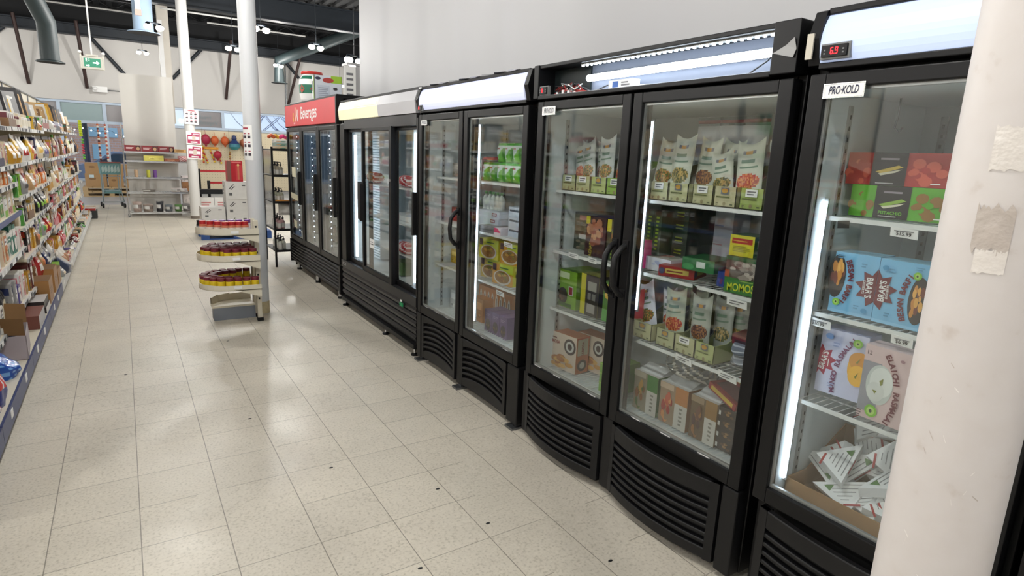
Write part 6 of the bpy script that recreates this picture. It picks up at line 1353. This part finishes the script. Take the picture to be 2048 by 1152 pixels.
# white post and card beside the wall corner
b = MB(); b.box(0, .2, 0, .2, 0, 2.66, WALLM); b.box(-.12, .22, -.02, .22, 2.66, 2.69, WALLM)
b.box(-.16, -.005, -.012, -.004, 1.9, 2.64, WHITE)
for q in range(9): b.box(-.13, -.04, -.0135, -.012, 2.0 + q * .066, 2.03 + q * .066, M('grey_small_print', (120, 120, 124)))
solo('square_post', b, 'white square post with a printed strip beside the wall corner', 'post', (2.72, 8.2, 0))
b = MB(); b.box(-.11, .11, -.11, .11, 2.0, 5.3, M('white_plaster_post', (206, 200, 190), .6, noise=.06)); b.box(-.112, -.02, -.114, -.11, 2.0, 4.2, M('bright_white_cover', (236, 236, 236), .5)); struct('trim_2', b).location = (1.0, 16.2, 0)

# ---------------------------------------------------------------- overhead steel, ducts, exit sign
def bar(nm, pts, r, m, n=4): b = MB(); b.tube(pts, r, m, n); return struct(nm, b)
b = MB()
for y in (6.2, 9.4, 11.0, 12.6, 14.2, 17.4, 19.0, 20.6):
    b.box(-9, 9.2, y - .05, y + .05, 4.98, 5.04, DECK); b.box(-9, 9.2, y - .05, y + .05, 5.24, 5.3, DECK)
    x = -9
    while x < 9: b.tube([(x, y, 5.04), (x + .35, y, 5.25), (x + .7, y, 5.04)], .018, DECK, 4, caps=False); x += .7
struct('ceiling_joists', b)
b = MB()
for y, z, h in ((15.7, 4.45, .5), (21.75, 4.42, .3), (8.0, 4.55, .5)):
    b.box(-9, 9.2, y - .12, y + .12, z, z + .03, BEAMM); b.box(-9, 9.2, y - .12, y + .12, z + h - .03, z + h, BEAMM); b.box(-9, 9.2, y - .02, y + .02, z + .03, z + h - .03, BEAMM)
struct('ceiling_beams', b)
for k, (x0, x1) in enumerate(((-2.12, -2.02), (-.77, -.69), (3.14, 2.99), (5.28, 4.93))):
    bar('trim_%d' % (3 + k), [(x0, 21.3, 4.75), (x1, FY - .03, 3.02)], .045, RUST)
for k, (xa, xb, z) in enumerate(((-2.4, -3.3, 3.6), (-.5, .3, 3.45), (2.35, 1.5, 3.5), (4.8, 5.3, 3.9))):
    bar('trim_%d' % (7 + k), [(xa, FY - .1, 4.45), (xb, FY - .06, z)], .05, BEAMM)
bar('trim_11', [(4.86, FY - .04, 2.66), (4.86, FY - .04, 4.5)], .02, STEEL, 8)
b = MB()
for (y, z, xa, xb) in ((13.0, 4.3, -9, .2), (15.0, 4.25, .9, 2.6), (16.2, 4.3, 1.9, 4.1), (17.5, 4.5, -9, .6)): b.tube([(xa, y, z), (xb, y, z)], .02, M('white_conduit', (200, 200, 198), .5), 6)
struct('ceiling_conduits', b)
def duct(lab, x, y, z, ztop, arm, m, r=.13, fl=.19):
    q = thing('air_duct', lab, 'duct', (x, y, z)); b = MB(); b.tube([(0, 0, 0), (0, 0, ztop - z)] + [(arm[0] * t, arm[1] * t, ztop - z + arm[2] * t) for t in (.5, 1)], r, m, 20); b.build('pipe', q)
    b = MB(); b.lathe([(fl, -.015), (fl, .0), (r, .02)], m, n=24); b.lathe([(1e-4, -.014), (fl, -.015)], DEEP, n=24); b.build('outlet_collar', q)
duct('dark green-grey round duct bending up to the left near the exit sign', -.82, 12.2, 2.72, 3.3, (-.5, -1.2, 1.4), DUCTM)
duct('dark round duct with an arm rising to the right near the wall corner', 4.25, 20.0, 3.5, 4.15, (2.2, -1.6, 1.0), DUCTM, .16, .24)
duct('pale blue round duct hanging above the tall white board', .52, 13.4, 3.5, 4.6, (0, -.3, .9), DUCTL, .16, .26)
b = MB(); b.box(-.04, .04, -.02, .02, 0, .55, M('white_tube_cover', (240, 238, 236), .4, emit=.6)); b.box(-.1, .1, -.04, .04, .55, .62, WHITE); b.box(-.05, .05, -.02, .02, -.1, 0, M('pinkish_tube_end', (190, 160, 150), .5)); solo('wall_light', b, 'white tube light on the pale blue duct', 'light', (.45, 13.2, 3.85))
# exit sign
ex = thing('exit_sign', 'green running-man exit sign with arrow hanging from the ceiling', 'sign', (-.205, 9.0, 2.37))
b = MB(); b.box(-.105, .105, -.02, .02, .0, .145, M('beige_sign_case', (206, 204, 192), .5)); b.build('case', ex, .004)
EXG = M('exit_green', (24, 120, 90), .4, emit=.55); EXW = M('exit_white', (226, 244, 238), .4, emit=.8)
b = MB(); b.box(-.082, .082, -.023, -.02, .025, .122, EXG)
y = -.0242; P3 = lambda pts: b.poly([(px, y, pz) for px, pz in pts], EXW)
P3([(.006, .066), (.04, .066), (.04, .048), (.07, .0735), (.04, .1), (.04, .081), (.006, .081)])
P3([(-.064, .03), (-.03, .03), (-.03, .05), (-.064, .05)]); P3([(-.064, .08), (-.05, .08), (-.05, .118), (-.064, .118)]); P3([(-.036, .085), (-.026, .085), (-.026, .118), (-.036, .118)])
b.disc((-.036, y - .0004, .108), (1, 0, 0), (0, 0, 1), .008, .008, EXG, 10)
for pts in ([(-.05, .095), (-.036, .099), (-.03, .072), (-.044, .068)], [(-.044, .07), (-.03, .072), (-.02, .052), (-.03, .048)], [(-.044, .07), (-.036, .064), (-.056, .04), (-.062, .048)], [(-.05, .095), (-.066, .08), (-.062, .075), (-.046, .088)], [(-.034, .094), (-.018, .086), (-.02, .08), (-.034, .086)]): b.poly([(px, y - .0005, pz) for px, pz in pts], EXG)
o = b.build('sign_face', ex); o['label'] = 'green face with white running man and arrow'
b = MB(); b.tube([(0, 0, .16), (0, 0, 2.5)], .009, WHITE, 8); b.box(-.06, .06, -.03, .03, .145, .165, M('beige_sign_case', (206, 204, 192), .5)); b.build('stem', ex)
for s in (-1, 1):
    b = MB(); b.box(s * .11 - .008, s * .11 + .008, -.015, .015, .0, .18, M('beige_sign_case', (206, 204, 192), .5)); b.sphere((s * .115, -.02, .185), .02, WHITE, 10); b.build('lamp_head', ex)
b = MB(); b.box(-.26, .1, -.16, -.02, -.07, .09, WHITE); b.sphere((-.2, -.17, .02), .06, WHITE, 8); b.tube([(.1, -.05, .01), (.45, -.02, .0)], .012, STEEL, 5); solo('emergency_light', b, 'small white emergency light on the far wall above the window', 'light', (-.3, FY, 3.0))

# ---------------------------------------------------------------- outside the windows
def street():
    b = MB(); b.box(-14, 14, 22.3, 60, -.25, -.15, M('wet_grey_asphalt', (150, 158, 168), .5, noise=.1)); struct('street', b)
    m = bpy.data.materials.new('mauve_brick'); m.use_nodes = True; t = m.node_tree; p = t.nodes['Principled BSDF']; br = t.nodes.new('ShaderNodeTexBrick'); tc = t.nodes.new('ShaderNodeTexCoord'); mp = t.nodes.new('ShaderNodeMapping'); mp.inputs['Rotation'].default_value = (PI / 2, 0, 0)
    br.inputs['Color1'].default_value = (*lin((238, 180, 146)), 1); br.inputs['Color2'].default_value = (*lin((220, 166, 136)), 1); br.inputs['Mortar'].default_value = (*lin((214, 200, 196)), 1); br.inputs['Scale'].default_value = 2
    t.links.new(tc.outputs['Object'], mp.inputs['Vector']); t.links.new(mp.outputs['Vector'], br.inputs['Vector']); t.links.new(br.outputs['Color'], p.inputs['Base Color'])
    r = thing('brick_building', 'mauve brick building across the street seen through the far window', 'building', (0, 40, -.15))
    b = MB(); b.box(-3.2, 2.5, 0, 6, 0, 7, m); b.build('wall', r)
    for x, z, w_, h_ in ((-1.4, 1.9, 1.3, .5), (.1, 1.9, 1.1, .5), (-1.3, .7, .8, .8)): 
        b = MB(); b.box(x, x + w_, -.06, 0, z, z + h_, M('pale_cyan_panel', (176, 214, 224), .3)); b.build('window', r)
    r = thing('dark_building', 'dark glass-fronted building at the left across the street', 'building', (-6.5, 36, -.15)); b = MB(); b.box(-4, 2.6, 0, 6, 0, 6, M('dark_teal_cladding', (110, 130, 140), .4, noise=.2)); b.build('wall', r)
    for k in range(4): b = MB(); b.box(-3 + k * 1.3, -2.9 + k * 1.3, -.05, 0, 0, 6, M('pale_mullion', (150, 176, 190), .4)); b.build('mullion', r)
    b = MB(); b.tube([(0, 0, 0), (0, 0, 5)], .09, M('dark_blue_pole', (40, 50, 76), .5), 10); solo('street_pole', b, 'dark blue pole on the pavement outside the window', 'pole', (-1.0, 25.4, -.15))
    c = thing('car', 'silver-blue car parked outside the far window', 'car', (-.2, 26.5, -.15), .0)
    cm = M('silver_blue_car_paint', (120, 140, 170), .25, .5); b = MB(); prof = [(-1.3, .3), (2.6, .3), (2.7, .65), (1.9, .85), (1.2, 1.28), (-.1, 1.32), (-.7, .92), (-1.25, .8)]
    b.prism(prof, 'y', 0, 1.6, cm); b.build('body', c, .06)
    b = MB(); b.prism([(-.55, .93), (-.05, 1.26), (1.15, 1.23), (1.65, .92)], 'y', -.01, 1.61, M('car_window_tint', (60, 74, 90), .1)); b.build('side_window', c)
    for x in (-.6, 1.9):
        b = MB(); b.lathe([(1e-4, -.1), (.33, -.1), (.33, .1), (1e-4, .1)], INK, n=20); b.lathe([(1e-4, .105), (.18, .105), (.2, .1)], CHROME, n=14); o = b.build('wheel', c); o.location = (x, 0, .33); o.rotation_euler = (PI / 2, 0, 0)
    for k, (x, y) in enumerate(((5.2, 30), (7.4, 33), (8.6, 29))):
        q = thing('bare_tree', 'bare winter tree outside the right-hand windows, %s' % ['nearest', 'tallest behind', 'rightmost'][k], 'tree', (x, y, -.15)); b = MB(); rr = random.Random(k)
        b.tube([(0, 0, 0), (.1, 0, 2), (0, 0, 4)], .14, M('bark', (96, 96, 110), .8), 8, .06); b.build('trunk', q); b = MB()
        for i in range(26):
            z = rr.uniform(1.5, 4); a = rr.uniform(0, 6.28); l = rr.uniform(.8, 1.8); p0 = Vector((0, 0, z)); p1 = p0 + Vector((l * .6 * math.cos(a), .5 * l * math.sin(a), l * .5)); p2 = p1 + Vector((l * .4 * math.cos(a + .5), 0, l * .5)); b.tube([p0, p1, p2], .02, M('pale_twigs', (130, 134, 156), .8), 5, .006)
        b.build('branches', q)
street()
# specks of dirt on the floor
b = MB(); rr = random.Random(1)
for (x, y) in ((.75, 2.73), (1.13, 2.3), (.83, 1.83), (1.2, 1.95), (1.5, 1.5), (-.1, 4.6), (.6, 5.1), (.5, 3.5)): b.lathe([(1e-4, .003), (.009, .002), (.011, .0005)], INK, (x, y, 0), 7, 1, .6)
o = solo('dirt_specks', b, 'scattered dark dirt specks on the floor tiles', 'dirt'); o['kind'] = 'stuff'
# ---------------------------------------------------------------- hanging lamps and ceiling steel
BULB = M('lamp_bulb_glow', (255, 248, 226), .4, emit=26)
def lamp(x, y, z, label, seen=True):
    r = thing('hanging_lamp', label, 'lamp', (x, y, z), .3, 'twin-bulb hanging lamps')
    b = MB(); b.tube([(0, 0, .06), (0, 0, 5.3 - z)], .005, BEAMM, 6); b.box(-.1, .1, -.012, .012, .045, .065, BEAMM); b.build('drop_rod', r)
    for s in (-1, 1):
        b = MB(); b.lathe([(.02, .06), (.03, .045), (.045, .02)], BEAMM, (s * .09, 0, 0), 12); b.sphere((s * .09, 0, -.01), .06, BULB, 12, .75); b.build('bulb', r)
    ld = bpy.data.lights.new('lamp_light', 'POINT'); ld.energy = LAMP_W; ld.color = (1, .985, .955); ld.shadow_soft_size = .07
    lo = bpy.data.objects.new('lamp_light', ld); C.objects.link(lo); lo.location = (x, y, z - .1)
    return r
LAMPS = [(.69, 19.65, 'twin-bulb lamp hanging above the tall white board'), (4.06, 19.17, 'twin-bulb lamp hanging beside the far round duct'), (1.99, 13.3, 'twin-bulb lamp hanging between the two round poles'),
         (.61, 11.95, 'twin-bulb lamp beside the pale blue duct'), (3.19, 11.85, 'twin-bulb lamp hanging left of the wall corner, brightest pair'), (2.04, 10.8, 'twin-bulb lamp hanging high beside the second pole'), (2.75, 8.35, 'twin-bulb lamp on a white post by the wall corner')]
for x, y, l in LAMPS: lamp(x, y, 2.75 if y == 8.35 else 3.9 if y > 19 else 3.4, l)
for k, (x, y) in enumerate([(-7.2, 1.7), (-7.2, 6.8), (-7.2, 11.9), (-7.2, 17), (-4.6, 1.7), (-4.6, 6.8), (-4.6, 11.9), (-4.6, 17), (-2.05, 4.4), (-2.05, 11.9), (-2.05, 18.7), (.3, 1.3), (.3, 4.3), (.3, 7.4), (.3, -1.9), (-2.05, .2), (-4.6, -2), (6, 10), (6, 15), (5.8, 19), (-3.6, 19.6)]):  # the last lamp, out of view, is added to brighten the far wall
    if (x, y) in ((-2.05, 11.9), (-2.05, 18.7), (1.2, 19)): continue
    lamp(x, y, 3.5, 'twin-bulb hanging lamp above the picture, %s counting over the hidden aisles' % ORD[k + 1])
